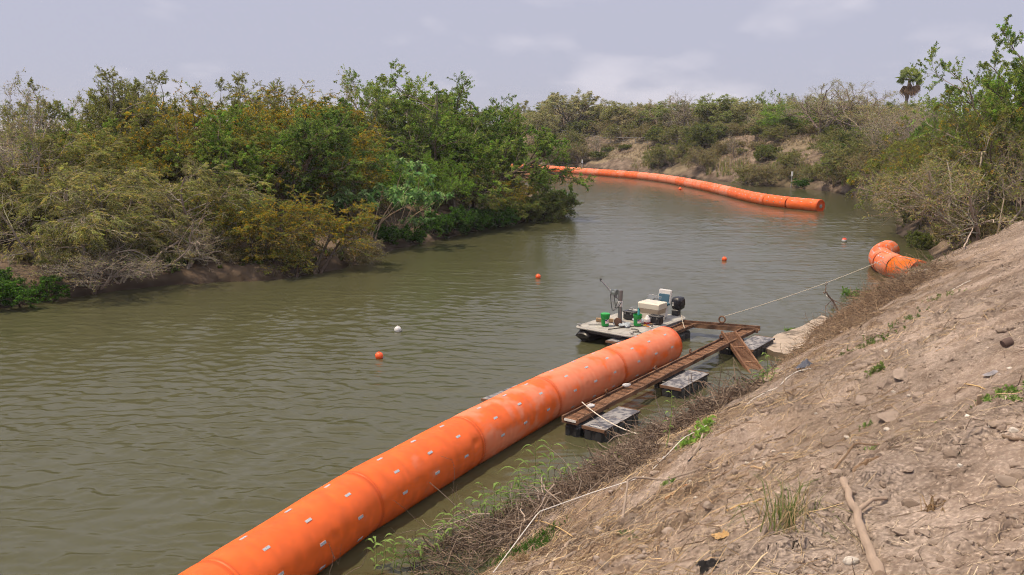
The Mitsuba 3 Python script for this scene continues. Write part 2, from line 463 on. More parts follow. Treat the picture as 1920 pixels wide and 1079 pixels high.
def section_mesh(a, b, fade, seed, around=72, closed_end=None, dents=(), scale=1.0):
    """One barrel of the barrier from a to b; fade: 0 fresh glossy orange .. 1 chalky and sun-bleached."""
    t, side, up = frame_of(a, b)
    L = float(np.linalg.norm(np.asarray(b) - a))
    prof = section_profile(L, closed_end == 'b')
    if closed_end == 'a':
        prof = section_profile(L, True)
        prof = np.stack([L - prof[::-1, 0], prof[::-1, 1]], 1)
    ang = np.arange(around) * 2 * np.pi / around
    tt, aa = np.meshgrid(prof[:, 0], ang, indexing='ij')
    rr = np.repeat(prof[:, 1:2], around, 1)
    rr = rr + 0.006 * (meshkit.fbm(np.stack([tt * 1.3, np.cos(aa) * 1.5 + seed, np.sin(aa) * 1.5], -1), 3, seed) - 0.5) * (around > 40)
    for dt, da, dr0, depth in dents:
        rr = rr - depth * np.exp(-(((tt - dt) / dr0) ** 2 + ((aa - da) * RAD / dr0) ** 2))
    v = np.asarray(a) + tt[..., None] * t + rr[..., None] * (np.cos(aa)[..., None] * side + np.sin(aa)[..., None] * up)
    # colour: dust and bleaching washed away in streaks round the barrel
    q = np.stack([tt * 1.1, np.cos(aa) * .9, np.sin(aa) * .9], -1) + seed * 7.3
    n1, n2 = meshkit.fbm(q * 1.6, 4, seed), meshkit.fbm(q * np.array([5.0, 2.0, 2.0]), 4, seed + 5)
    n3 = meshkit.fbm(q * np.array([22.0, 3.0, 3.0]), 3, seed + 9)
    worn = np.clip((n1 * .6 + n2 * .4 - 0.5) * 9 + (fade - 0.5) * 5.0, 0, 1)
    worn = worn * (0.72 + 0.5 * (n3 - .5)) * np.where(fade < 0.3, 0.35, 0.9)
    ends = np.exp(-np.minimum(tt, L - tt) / 0.07)
    worn = worn * (1 - 0.8 * ends)
    base = ORANGE * (1 - 0.45 * (n2 - .5)[..., None]) * (1 - 0.25 * (n3 - 0.5)[..., None])
    col = base * (1 - worn[..., None]) + CHALK * (0.9 + 0.3 * n3[..., None]) * worn[..., None]
    seam = np.exp(-((np.minimum(tt, L - tt) - 0.05) / 0.022) ** 2)
    col = col * (1 - 0.7 * seam[..., None]) + DEEP * 0.55 * seam[..., None]
    wet = smooth(0.10, 0.0, v[..., 2] + 0.04 * (n2 - .5))[..., None]
    col = col * (1 - 0.6 * wet) + np.array([0.16, 0.07, 0.02]) * 0.6 * wet
    n, m = tt.shape
    k = np.arange(m)
    f = np.vstack([np.stack([i * m + k, i * m + (k + 1) % m, (i + 1) * m + (k + 1) % m, (i + 1) * m + k], 1) for i in range(n - 1)])
    mb = MB().add(v.reshape(-1, 3), f, np.clip(col, 0.004, 0.95).reshape(-1, 3))
    if closed_end:                                            # a moulded flat end with rings
        p, s = (np.asarray(b), 1) if closed_end == 'b' else (np.asarray(a), -1)
        fr = np.stack([side, up, t]) if s > 0 else np.stack([side, -up, -t])
        mb.lathe([(RAD * .955, 0), (RAD * .90, .012), (RAD * .86, 0.0), (RAD * .5, -.015), (0.001, -.02)], DEEP * .95, around, p, fr)
    return mb


def strip_mesh(a, b, t0, ang, length=0.145, width=0.05, R=RAD):
    t, side, up = frame_of(a, b)
    tt, aa = np.meshgrid(np.linspace(t0 - length / 2, t0 + length / 2, 2), np.linspace(ang - width / 2 / R, ang + width / 2 / R, 3), indexing='ij')
    r = R * 1.008 + 0.004
    top = np.asarray(a) + tt[..., None] * t + r * (np.cos(aa)[..., None] * side + np.sin(aa)[..., None] * up)
    low = np.asarray(a) + tt[..., None] * t + (r - 0.012) * (np.cos(aa)[..., None] * side + np.sin(aa)[..., None] * up)
    v = np.concatenate([top.reshape(-1, 3), low.reshape(-1, 3)])
    f = [(0, 1, 4), (0, 4, 3), (1, 2, 5), (1, 5, 4), (0, 6, 7), (0, 7, 1), (1, 7, 8), (1, 8, 2), (3, 4, 10), (3, 10, 9), (4, 5, 11), (4, 11, 10), (0, 3, 9), (0, 9, 6), (2, 8, 11), (2, 11, 5)]
    return v, np.array(f)


GREY = np.array([0.56, 0.585, 0.62])
# the near barrier: seven barrels from the dock towards the camera, bending a little
near = thing('floating_barrier', 'long bright orange floating barrier in front, lying inside the rusty dock', 'floating barrier')
az = [.651, .614, .545, .517, .424, .41, .41]
pts = [np.array([5.0, 26.957, 0.45])]
for a_ in az:
    pts.append(pts[-1] - SEC * np.array([math.sin(a_), math.cos(a_), 0]))
fades = [0.74, 0.84, 0.60, 0.30, 0.10, 0.15, 0.2]
for k in range(7):
    a, b = pts[k + 1], pts[k]
    dents = [(SEC - 0.28, 0.35, 0.10, 0.045), (1.2, .2, 0.07, 0.02)] if k == 3 else [(2.1, 0.22, 0.08, 0.025)] if k == 4 else [(1.4, .3, .05, .018)] if k == 1 else []
    sec = part(near, 'section')
    section_mesh(a, b, fades[k], 3 + k, around=112, closed_end='b' if k == 0 else None, dents=dents).build(sec, 'orange', True)
    rng = np.random.default_rng(100 + k)
    turn = rng.uniform(0.05, 0.3)
    for j in range(-1, 7):
        ang = turn + j * 0.74
        if a[2] + RAD * math.sin(ang) < 0.1 or ang > 2.9:
            continue
        for fr_ in (0.2, 0.5, 0.8):
            v, f = strip_mesh(a, b, SEC * fr_ + rng.normal(0, .02), ang + rng.normal(0, .012))
            key = part(sec, 'reflective_strip')
            scene[key] = mikit.ply((v, f), 'tape')

# the far barrier: a long chain across the river
P = np.array([(28.3, 78.3), (25.7, 83.6), (24.7, 93.0), (23.2, 114.0), (19.2, 131.8), (12.3, 144.6), (6.0, 156), (-3, 166), (-16, 174)], float)
u = np.concatenate([[0], np.cumsum(np.linalg.norm(np.diff(P, axis=0), axis=1))])
from scipy.interpolate import CubicSpline
sp = CubicSpline(u, P)
fine = sp(np.linspace(0, u[-1], 3000))
arc = np.concatenate([[0], np.cumsum(np.linalg.norm(np.diff(fine, axis=0), axis=1))])
stops = np.arange(0, arc[-1], SEC)
ring = np.stack([np.interp(stops, arc, fine[:, 0]), np.interp(stops, arc, fine[:, 1]), np.full(len(stops), 0.47)], 1)
far = thing('floating_barrier', 'long curving chain of orange barrels across the river in the distance', 'floating barrier')
rng = np.random.default_rng(12)
for k in range(len(ring) - 1):
    a, b = ring[k + 1], ring[k]
    sec = part(far, 'section')
    fade = float(np.clip(rng.choice([0.2, 0.42, 0.62, 0.8], p=[.25, .2, .3, .25]), 0, 1)) if k != 3 else 0.05
    section_mesh(a, b, fade, 40 + k, around=32, closed_end='b' if k == 0 else None).build(sec, 'orange', True)
    mb, turn = MB(), rng.uniform(0, .6)
    for j in range(0, 6):
        for fr_ in (0.2, 0.5, 0.8):
            ang = turn + j * 0.62
            if a[2] + RAD * math.sin(ang) > 0.05 and ang < math.pi:
                mb.add(*strip_mesh(a, b, SEC * fr_, ang, 0.17, 0.08), GREY)
    mb.build(tag(part(sec, 'reflective_tape'), kind='stuff'), 'tape')
    if k == 0:
        t, side, up = frame_of(a, b)
        fr_ = np.stack([side, up, t])
        MB().lathe([(0.16, -0.03), (0.16, 0.05), (0.11, 0.07), (0.05, 0.07), (0.05, 0.11), (0.001, 0.11)], (0.42, 0.43, 0.43), 20, b, fr_).build(part(sec, 'steel_hub'), 'metal', 35)

# the stranded piece on the near bank, open towards the camera
stray = thing('floating_barrier', 'short bent orange barrier piece stranded at the bank, its open end facing the camera', 'floating barrier')
ctr = np.array([(19.75, 40.8, .48), (19.35, 42.3, .53), (19.45, 44.0, .53), (19.95, 45.7, .50), (20.65, 47.2, .5), (21.6, 48.5, .52)])
for k in range(5):
    a, b = ctr[k + 1], ctr[k]
    t, side, up = frame_of(a, b)
    L = float(np.linalg.norm(b - a))
    sec = part(stray, 'section')
    mb = MB()
    for inner in (0,):
        prof = np.array([(0, .93), (.05, .965), (.12, .985), (.3, 1.0), (L - .3, 1.0), (L - .12, .985), (L - .05, .965), (L + .04, .955 if k else 1.0)])
        if k == 0:
            prof[-3:, 1] = 1.0
        tt = np.concatenate([np.linspace(p0, p1, 6)[:-1] for p0, p1 in zip(prof[:-1, 0], prof[1:, 0])] + [prof[-1:, 0]])
        RB = .63
        rr = np.interp(tt, prof[:, 0], prof[:, 1]) * RB * (1 + .06 * (k == 0))
        ang = np.arange(56) * 2 * np.pi / 56
        TT, AA = np.meshgrid(tt, ang, indexing='ij')
        Rr = np.repeat(rr[:, None], 56, 1) * (1 + 0.05 * np.cos(2 * AA) * (k == 0))
        if inner:
            Rr = Rr * (1 + 0.03 * np.sin(9 * AA) * np.sin(2.2 * TT))
        v = a + TT[..., None] * t + Rr[..., None] * (np.cos(AA)[..., None] * side + np.sin(AA)[..., None] * up)
        q = np.stack([TT * 1.1, np.cos(AA), np.sin(AA)], -1) + k * 5
        n1, n2 = meshkit.fbm(q * 1.7, 4, k), meshkit.fbm(q * 5, 3, k + 3)
        w = np.clip((n1 - .5) * 6 + 0.75, 0, 1) * (0.8 if k else .6)
        col = (ORANGE if k else np.array([.92, .21, .03])) * (1 + .3 * (n2 - .5)[..., None])
        col = col * (1 - w[..., None]) + CHALK * w[..., None]
        if inner:
            mud = smooth(.55, .8, n2)[..., None] * .7
            col = col * (1 - mud) + np.array([.25, .09, .04]) * mud
        seam = np.exp(-((np.minimum(TT, L - TT) - .05) / .04) ** 2)[..., None] * (0.6 if k else .3)
        col = col * (1 - seam) + DEEP * seam
        m, kk = 56, np.arange(56)
        f = np.vstack([np.stack([i * m + kk, i * m + (kk + 1) % m, (i + 1) * m + (kk + 1) % m, (i + 1) * m + kk], 1) for i in range(len(tt) - 1)])
        mb.add(v.reshape(-1, 3), f, np.clip(col, .004, .95).reshape(-1, 3))
    mb.build(sec, 'orange_thin' if k == 0 else 'orange', True)
    mb, rng = MB(), np.random.default_rng(60 + k)
    for j in range(0, 6):
        for fr_ in (0.25, 0.5, 0.75):
            if k or fr_ < 0.9:
                mb.add(*strip_mesh(a, b, L * fr_ * .8, 0.1 + j * 0.6, 0.15, 0.07, RB), GREY)
    mb.build(tag(part(sec, 'reflective_tape'), kind='stuff'), 'tape')


def lump(rng, size, color, detail=2, rough=0.25, squash=(1, 1, .7)):
    """An irregular stone or clod about the origin."""
    m = trimesh.creation.icosphere(subdivisions=detail)
    v = np.array(m.vertices)
    o = rng.uniform(0, 50, 3)
    n = meshkit.fbm(v * 1.3 + o, 4, 3) - .5
    # a few planes cut it so that it has facets
    for _ in range(7):
        d = unit(rng.normal(size=3))
        h = rng.uniform(.55, .85)
        over = np.maximum(v @ d - h, 0)
        v = v - over[:, None] * d * .9
    v = v * (1 + rough * 2 * n)[:, None] * np.asarray(squash) * size
    c = np.asarray(color) * (0.85 + .6 * (meshkit.fbm(v / size * 3 + o, 3, 5) - .5))[:, None] * (1 + .25 * n)[:, None]
    return v, np.array(m.faces), np.clip(c, .004, .9)


def spin(rng):
    a = rng.uniform(0, 2 * np.pi)
    return np.array([[math.cos(a), math.sin(a), 0], [-math.sin(a), math.cos(a), 0], [0, 0, 1]])


rng = np.random.default_rng(71)
for i, (x, y, z, s, lab) in enumerate([(19.25, 40.5, .0, .32, 'pale grey mud covered rock lying in the open end of the stranded orange barrier'),
                                       (19.75, 40.75, .1, .28, 'dark grey rock lying in the open end of the stranded orange barrier')]):
    v, f, c = lump(rng, s, (.24, .21, .17) if i == 0 else (.11, .115, .1), 3, .25, (1.2, .9, .75))
    MB().add(v @ spin(rng) + [x, y, z], f, c).build(thing('rock', lab, 'rock'), 'matte', True)

# ------------------------------------------------------------------ the rusty U-shaped dock on black floats
RUST, RUST_D, RUST_L = np.array([.155, .082, .050]), np.array([.072, .042, .030]), np.array([.24, .138, .085])
dock = thing('floating_dock', 'rusty U-shaped steel dock on black floats around the orange barrier', 'dock')


def rusty(mb, seed, amount=.8, scale=6.0):
    """Rust patches on everything collected so far."""
    for i, v in enumerate(mb.v):
        n1, n2 = meshkit.fbm(v * scale + seed, 4, seed), meshkit.fbm(v * scale * .4 + seed, 3, seed + 2)
        c = mb.c[i]
        w = smooth(.42, .62, n1)[:, None] * amount
        mb.c[i] = np.clip((c * (1 - w) + RUST_L * w * (.7 + .6 * n2[:, None])) * (.75 + .5 * n2[:, None]), .004, .9)
    return mb


def rail(mb, a, b, w, h, color, n=14):
    """A straight bar from a to b, cut into short lengths so that rust can vary along it."""
    a, b = np.asarray(a, float), np.asarray(b, float)
    t, side, up = frame_of(a, b)
    L = np.linalg.norm(b - a)
    rows = []
    for k in range(n + 1):
        p = a + (b - a) * k / n
        rows.append([p + side * sx * w / 2 + up * sz * h / 2 for sx, sz in ((-1, -1), (1, -1), (1, 1), (-1, 1))])
    v = np.array(rows).reshape(-1, 3)
    f = []
    for k in range(n):
        for j in range(4):
            f.append((k * 4 + j, k * 4 + (j + 1) % 4, k * 4 + 4 + (j + 1) % 4, k * 4 + 4 + j))
    f += [(0, 3, 2, 1), (n * 4, n * 4 + 1, n * 4 + 2, n * 4 + 3)]
    return mb.add(v, f, color)


A0, A1 = np.array([1.40, 19.67, .42]), np.array([8.36, 29.20, .42])            # the near arm, its middle line
B0, B1 = np.array([-0.12, 21.62, .36]), np.array([6.42, 30.15, .38])           # the far arm, behind the barrier
WALK = 0.44


def arm(name, a, b, seed):
    t, side, up = frame_of(a, b)
    L = float(np.linalg.norm(b - a))
    deck = part(dock, name)
    mb = MB()
    for s in (-1, 1):
        o = side * s * WALK / 2
        rail(mb, a + o + up * .02, b + o + up * .02, .05, .11, RUST_D, 40)
    for k in range(9):
        p = a + t * (L * k / 8)
        rail(mb, p - side * WALK / 2 - up * .05, p + side * WALK / 2 - up * .05, .05, .06, RUST_D, 3)
    rusty(mb, seed).build(deck, 'matte')
    g = MB()
    n = int(L / .085)
    for k in range(n):
        p = a + t * (.04 + k * .085)
        g.box(p + up * .008, (WALK - .06, .05, .018), RUST * (1 + .5 * math.sin(k * 1.7)) if k % 7 else RUST_L, frame=np.stack([side, t, up]))
    for s in (-.25, 0, .25):
        rail(g, a + side * s * WALK - up * .012, b + side * s * WALK - up * .012, .03, .02, RUST_D, 20)
    rusty(g, seed + 1, .7, 3.0).build(tag(part(deck, 'grating'), kind='stuff'), 'matte')
    for k, fr_ in enumerate((.18, .42, .62, .82)):            # eyes welded to the rail
        p = a + t * L * fr_ - side * (WALK / 2) * (1 if name == 'walkway' else -1) + up * .15
        ang = np.linspace(0, 2 * np.pi, 13)
        rg = p + .055 * (np.cos(ang)[:, None] * t + np.sin(ang)[:, None] * up)
        rusty(MB().tube(rg, .018, RUST, 6, False).box(p - up * .07, (.05, .03, .06), RUST_D, frame=np.stack([t, side, up])), seed + k).build(part(deck, 'mooring_eye'), 'matte')
    return deck, t, side, up


near_arm, tA, sA, uA = arm('walkway', A0, A1, 11)
far_arm, tB, sB, uB = arm('walkway', B0, B1, 23)
mb = MB()
c0, c1 = B1 + tB * .02, A1 + tA * .02
t, side, up = frame_of(c0, c1)
for s, h in ((-1, .16), (1, .16)):
    rail(mb, c0 - t * .3 + side * s * .2 + up * .03, c1 + t * .3 + side * s * .2 + up * .03, .05, h, RUST_D, 16)
rail(mb, c0 - t * .3, c1 + t * .3, .36, .03, RUST, 16)
rusty(mb, 31).build(part(dock, 'crossbeam'), 'matte')
p = c0 + (c1 - c0) * .52 - side * .2 + up * .24
ang = np.linspace(0, 2 * np.pi, 17)
RING = p.copy()
rusty(MB().tube(p + .11 * (np.cos(ang)[:, None] * t + np.sin(ang)[:, None] * up), .028, RUST_D, 8, False), 5).build(part(dock, 'mooring_ring'), 'matte', True)
mb = MB()
rail(mb, [7.05, 30.2, -.6], [7.05, 30.2, .42], .06, .06, RUST_D, 5)
rusty(mb, 8).build(part(dock, 'support_post'), 'matte')


def dock_float(p, t, side, length, width, height=.42, plate=True, seed=0, ribs=5):
    """A ribbed black plastic float under p (its top's middle), with a weathered top board."""
    up = np.array([0, 0, 1.0])
    key = part(dock, 'float')
    fr_ = np.stack([t, side, up])
    mb = MB().box(p - up * (height / 2 + .05), (length - .06, width - .06, height + .1), (.018, .019, .022), frame=fr_, bevel=.03)
    for k in range(ribs):
        x = (k + .5) / ribs * length - length / 2
        mb.box(p + t * x - up * (height / 2 + .03), (length / ribs * .74, width, height * .96), (.024, .026, .030), frame=fr_, bevel=.035)
    for k in range(max(2, ribs // 2)):
        y = (k + .5) / max(2, ribs // 2) * width - width / 2
        mb.box(p + side * y - up * (height / 2 + .03), (length, width / max(2, ribs // 2) * .74, height * .95), (.022, .024, .028), frame=fr_, bevel=.035)
    for i, v in enumerate(mb.v):
        n = meshkit.fbm(v * 5 + seed, 3, seed)
        mb.c[i] = mb.c[i] * (.7 + 1.1 * n[:, None]) + np.array([.05, .05, .05]) * smooth(.55, .75, meshkit.fbm(v * 3 + seed, 3, 4))[:, None]
    mb.build(key, 'gloss')
    if plate:
        g = np.linspace(-.5, .5, 25)
        gx_, gy_ = np.meshgrid(g * (length + .02), g * (width + .02), indexing='ij')
        v = p + gx_[..., None] * t + gy_[..., None] * side + up * .03
        n1 = meshkit.fbm(v * np.array([13, 13, 13]) + seed, 4, 2)
        w = smooth(.42, .60, n1)[..., None]
        col = np.array([.27, .265, .265]) * (1 - w) + np.array([.085, .088, .108]) * w
        i = (np.arange(24)[:, None] * 25 + np.arange(24)).reshape(-1)
        mb = MB().add(v.reshape(-1, 3), np.stack([i, i + 25, i + 26, i + 1], 1), col.reshape(-1, 3))
        for s in (-1, 1):
            rail(mb, p + t * s * (length / 2) - side * (width / 2 + .012), p + t * s * (length / 2) + side * (width / 2 + .012), .03, .075, (.17, .10, .065), 6)
            rail(mb, p + side * s * (width / 2) - t * (length / 2), p + side * s * (width / 2) + t * (length / 2), .024, .05, (.06, .052, .048), 10)
        mb.build(part(key, 'top_board'), 'matte')
    return key


right = np.array([sA[0], sA[1], 0])
dock_float(A0 + tA * .98 + right * .60 - [0, 0, .12], tA, right, 1.8, .60, seed=1)
dock_float(A0 + tA * 5.15 + right * .62 - [0, 0, .12], tA, right, 1.9, .62, seed=2)
dock_float(A0 + tA * 10.45 + right * .66 - [0, 0, .12], tA, right, 2.0, .68, seed=3)
dock_float(A0 + tA * .75 - [0, 0, .13], tA, right, 1.4, .42, seed=4, plate=False)
dock_float(A0 + tA * 5.5 - [0, 0, .13], tA, right, 1.4, .42, seed=5, plate=False)
dock_float(A0 + tA * 10.2 - [0, 0, .13], tA, right, 1.4, .42, seed=6, plate=False)
dock_float(B1 - tB * 1.35 - [0, 0, .13], tB, right, 2.2, .42, seed=7, plate=False)
dock_float(B1 - tB * 2.6 - right * .85 - [0, 0, .09], tB, right, 2.0, .9, seed=8)
dock_float(B0 + tB * .7 - right * .25 - [0, 0, .13], tB, right, 1.8, .9, seed=9)
for i, (o, r) in enumerate(((0, A0), (.60, A0))):              # white reflective plates on the dock's near ends
    p = r + right * (o + .02) - tA * (.035 if i == 0 else -.185) + [0, 0, .01 if i == 0 else -.1]
    MB().box(p, (.33, .012, .06), (.62, .63, .62), frame=np.stack([right, tA, [0, 0, 1.0]])).build(part(dock, 'reflective_plate'), 'matte')
for i, s in enumerate((-.36, .36)):                            # lugs with a round hole on the near float
    p = A0 + tA * .17 + right * (.60 + s * .65) + [0, 0, -.2]
    ang = np.linspace(0, 2 * np.pi, 15)
    rg = p + .06 * (np.cos(ang)[:, None] * right + np.sin(ang)[:, None] * np.array([0, 0, 1.0]))
    rusty(MB().tube(rg, .03, RUST, 6, False), 9).build(part(dock, 'lug'), 'matte')

r0, r1 = np.array([7.30, 28.05, .60]), np.array([7.55, 24.95, -.12])       # the loose ramp, one end in the water
ramp = thing('ramp', 'loose rusty steel ramp plate leaning from the dock into the water', 'ramp')
t, side, up = frame_of(r1, r0)
mb = MB()
for s in (-1, 1):
    rail(mb, r0 + side * s * .23, r1 + side * s * .23, .05, .13, RUST * 1.05, 18)
for k in (0, .33, .66):
    p = r1 + (r0 - r1) * k
    rail(mb, p - side * .21 + up * .01, p + side * .21 + up * .01, .07, .03, RUST_L, 3)
rusty(mb, 51).build(part(ramp, 'frame'), 'matte')
g = MB()
for k in range(44):
    p = r1 + (r0 - r1) * (k + .5) / 44
    q0, q1 = p - side * .21 - t * .04, p + side * .21 + t * .04
    rail(g, q0, q1, .045, .02, RUST * 1.2, 3)
rail(g, r0 - up * .02, r1 - up * .02, .05, .02, RUST_D, 12)
rusty(g, 53, .8, 3).build(tag(part(ramp, 'grating'), kind='stuff'), 'matte')

# ------------------------------------------------------------------ the work boat
boat = thing('work_boat', 'flat grey pontoon work boat with white console moored beside the dock', 'boat')
F0, F1 = np.array([2.20, 29.2, 0]), np.array([4.02, 27.72, 0])      # the bow's corners
bx = unit(F1 - F0)
by = unit(np.array([2.26, 2.6, 0]) - bx * np.dot([2.26, 2.6, 0], bx))
bz = np.array([0, 0, 1.0])
BF = np.stack([bx, by, bz])
BW, BL, DZ = 2.34, 3.75, .58


def ob(x, y, z):
    """A point of the boat: x across from the left bow corner, y towards the stern, z above the deck."""
    return F0 + bx * x + by * y + bz * (DZ + (z * .86 if z > .3 else z * .96 if z > 0 else z))


def slab_mesh(poly, z0, z1, color, top=None):
    m = trimesh.creation.extrude_polygon(poly, z1 - z0, engine='earcut')
    v = m.vertices[m.faces].reshape(-1, 3)
    v[:, 2] += z0
    c = np.tile(np.asarray(color, float), (len(v), 1))
    return v, np.arange(len(v)).reshape(-1, 3), c


outline = shapely.box(.22, .22, BW - .22, BL - .12).buffer(.22, quad_segs=6)
v, f, c = slab_mesh(outline, -.11, -.03, (.33, .33, .335))
deck = part(boat, 'deck')
mb = MB().add(v @ BF + ob(0, 0, 0), f, c)
g = np.stack(np.meshgrid(np.linspace(.02, BW - .02, 48), np.linspace(.02, BL + .08, 72), indexing='ij'), -1)
top = []
inner = outline.buffer(-.012)
i = (np.arange(47)[:, None] * 72 + np.arange(71)).reshape(-1)
q = np.stack([i, i + 72, i + 73, i + 1], 1)
flat2 = g.reshape(-1, 2)
ok = shapely.contains_xy(outline, flat2[:, 0], flat2[:, 1])
near_edge = np.array([outline.exterior.interpolate(outline.exterior.project(shapely.Point(p))).coords[0] if not o else p for p, o in zip(flat2, ok)])
vv = np.column_stack([near_edge, np.zeros(len(flat2)) - .026])
n1, n2 = meshkit.fbm(vv * 4, 4, 3), meshkit.fbm(vv * np.array([14, 3, 1]), 4, 7)
col = np.array([.32, .315, .295]) * (.72 + .55 * n1[:, None])
dirty = smooth(.52, .7, n2)[:, None] * .45
col = col * (1 - dirty) + np.array([.20, .17, .14]) * dirty
mb.add(vv @ BF + ob(0, 0, 0), q, col)
mb.build(deck, 'matte')
ring2 = np.array(outline.exterior.coords)[:-1]
MB().tube((np.column_stack([np.vstack([ring2, ring2[:1]]), np.full(len(ring2) + 1, -.07)])) @ BF + ob(0, 0, 0), .035, (.40, .39, .36), 8, False).build(part(deck, 'rub_rail'), 'matte', True)
for s in (0.32, BW - .32):
    w, L = .27, BL
    pr_ = [(0, -.62), (.10, -.66), (L * .6, -.70), (L, -.66)]
    mb = MB()
    prof = []
    for y, k in ((-.02, .35), (.08, .8), (.35, 1), (L * .5, 1), (L - .1, 1), (L - .02, .8)):
        ring_ = [(s + w * math.cos(a), y + (0.12 * max(0, -math.sin(a)) if y < .2 else 0), -.36 + .28 * k * math.sin(a)) for a in np.linspace(0, 2 * np.pi, 17)[:-1]]
        prof.append(ring_)
    v = np.array(prof).reshape(-1, 3)
    k = np.arange(16)
    f = np.vstack([np.stack([j * 16 + k, j * 16 + (k + 1) % 16, j * 16 + 16 + (k + 1) % 16, j * 16 + 16 + k], 1) for j in range(5)])
    mb.add(v @ BF + ob(0, 0, 0), f, (.03, .029, .03))
    for e in (0, 5):
        cap = np.vstack([v[e * 16:e * 16 + 16], v[e * 16:e * 16 + 16].mean(0)])
        mb.add(cap @ BF + ob(0, 0, 0), np.stack([k, (k + 1) % 16, np.full(16, 16)], 1), (.03, .028, .028))
    mb.build(part(boat, 'pontoon'), 'gloss', True)
mb = MB()
mb.box(ob(BW / 2, .14, -.16), (BW - .3, .05, .12), (.10, .09, .085), frame=BF)
mb.box(ob(BW - .06, BL / 2, -.17), (.05, BL - .5, .13), (.30, .30, .31), frame=BF)
mb.box(ob(.06, BL / 2, -.17), (.05, BL - .5, .13), (.24, .24, .25), frame=BF)
mb.build(part(boat, 'deck_frame'), 'matte')

# console: cream box with a tan band, tapering down
CX, CY = 1.62, 2.55
con = part(boat, 'console')
CREAM, TAN = (.60, .56, .47), (.33, .265, .195)


def loft(mb, rows, color):
    """A closed four-sided loft through rows of (x0, x1, y0, y1, z), in boat axes."""
    v = []
    for x0, x1, y0, y1, z in rows:
        v += [ob(x0, y0, z), ob(x1, y0, z), ob(x1, y1, z), ob(x0, y1, z)]
    f = []
    for k in range(len(rows) - 1):
        for j in range(4):
            f.append((k * 4 + j, k * 4 + (j + 1) % 4, k * 4 + 4 + (j + 1) % 4, k * 4 + 4 + j))
    e = (len(rows) - 1) * 4
    f += [(0, 3, 2, 1), (e, e + 1, e + 2, e + 3)]
    return mb.add(np.array(v), f, color)


w, d = .43, .30
loft(MB(), [(CX - w * .84, CX + w * .84, CY - d * .84, CY + d * .9, -.02), (CX - w * .87, CX + w * .87, CY - d * .87, CY + d * .92, .26)], CREAM).build(con, 'gloss')
loft(MB(), [(CX - w * .885, CX + w * .885, CY - d * .885, CY + d * .93, .262), (CX - w * .95, CX + w * .95, CY - d * .96, CY + d * .96, .50)], TAN).build(part(con, 'tan_band'), 'gloss')
loft(MB(), [(CX - w * .97, CX + w * .97, CY - d * .98, CY + d * .98, .502), (CX - w, CX + w, CY - d, CY + d, .70), (CX - w, CX + w, CY - d * .9, CY + d, .735), (CX - w * .93, CX + w * .93, CY - d * .8, CY + d * .95, .755)], CREAM).build(part(con, 'top'), 'gloss')
a = np.linspace(-1, 1, 13)
arcx, arcy = CX + w * .82 * a, CY - d * .72 + .16 * a ** 2
vb = np.stack([ob(x, y, .755) for x, y in zip(arcx, arcy)])
vt = np.stack([ob(CX + w * .66 * s, CY - d * .15 + .2 * s ** 2, 1.06 - .10 * s ** 2) for s in a])
k = np.arange(12)
sheet = (np.vstack([vb, vt]), np.vstack([np.stack([k, k + 1, k + 14], 1), np.stack([k, k + 14, k + 13], 1)]))
scene[part(con, 'windshield')] = mikit.ply(sheet, 'glass', smooth=True)
MB().tube(vt, .010, (.5, .5, .5), 5).build(part(con, 'windshield_rim'), 'metal', True)
ang = np.linspace(0, 2 * np.pi, 17)
wc = ob(CX, CY + d + .08, .68)
MB().tube(wc + .17 * (np.cos(ang)[:, None] * bx + np.sin(ang)[:, None] * unit(bz * .8 - by * .6)), .018, (.03, .03, .03), 6, False).tube([ob(CX, CY + d - .02, .62), wc], .02, (.05, .05, .05), 6).build(part(con, 'steering_wheel'), 'gloss', True)

# seat behind the console
SX, SY = 1.72, 3.05
seat = part(boat, 'seat')
mb = MB().box(ob(SX, SY, .27), (.36, .36, .52), (.55, .55, .54), frame=BF, bevel=.04).box(ob(SX, SY - .02, .585), (.50, .46, .12), (.035, .12, .17), frame=BF, bevel=.05)
mb.build(seat, 'gloss', 30)
bk = np.stack([bx, unit(by * .97 + bz * -.24), unit(bz * .97 + by * .24)])
MB().box(ob(SX, SY + .22, .86), (.52, .13, .54), (.50, .50, .50), frame=bk, bevel=.064).build(part(seat, 'backrest'), 'gloss', 30)
MB().box(ob(SX, SY + .165, .78), (.46, .09, .38), (.04, .10, .15), frame=bk, bevel=.04).build(part(seat, 'blue_panel'), 'gloss', 30)

# outboard motor at the stern
MX, MY = 1.9, BL + .22
mot = part(boat, 'outboard_motor')
rows = [(.13, .16, .18), (.19, .23, .24), (.21, .27, .42), (.20, .27, .60), (.17, .22, .72), (.08, .12, .755)]
v = []
sides = 20
for wx, wy, z in rows:
    for a_ in np.arange(sides) * 2 * np.pi / sides:
        ca, sa = math.cos(a_), math.sin(a_)
        v.append(ob(MX + wx * np.sign(ca) * abs(ca) ** .6, MY + wy * np.sign(sa) * abs(sa) ** .6, z))
k = np.arange(sides)
f = np.vstack([np.stack([j * sides + k, j * sides + (k + 1) % sides, (j + 1) * sides + (k + 1) % sides, (j + 1) * sides + k], 1) for j in range(len(rows) - 1)])
MB().add(np.array(v), f, (.012, .013, .02)).add(np.vstack([v[-sides:], np.mean(v[-sides:], 0)]), np.stack([k, (k + 1) % sides, np.full(sides, sides)], 1), (.012, .013, .02)).build(mot, 'gloss', True)
MB().box(ob(MX, MY, -.22), (.14, .22, .86), (.02, .02, .025), frame=BF, bevel=.03).box(ob(MX, MY - .16, .08), (.28, .2, .24), (.03, .03, .032), frame=BF, bevel=.03).build(part(mot, 'leg'), 'gloss')
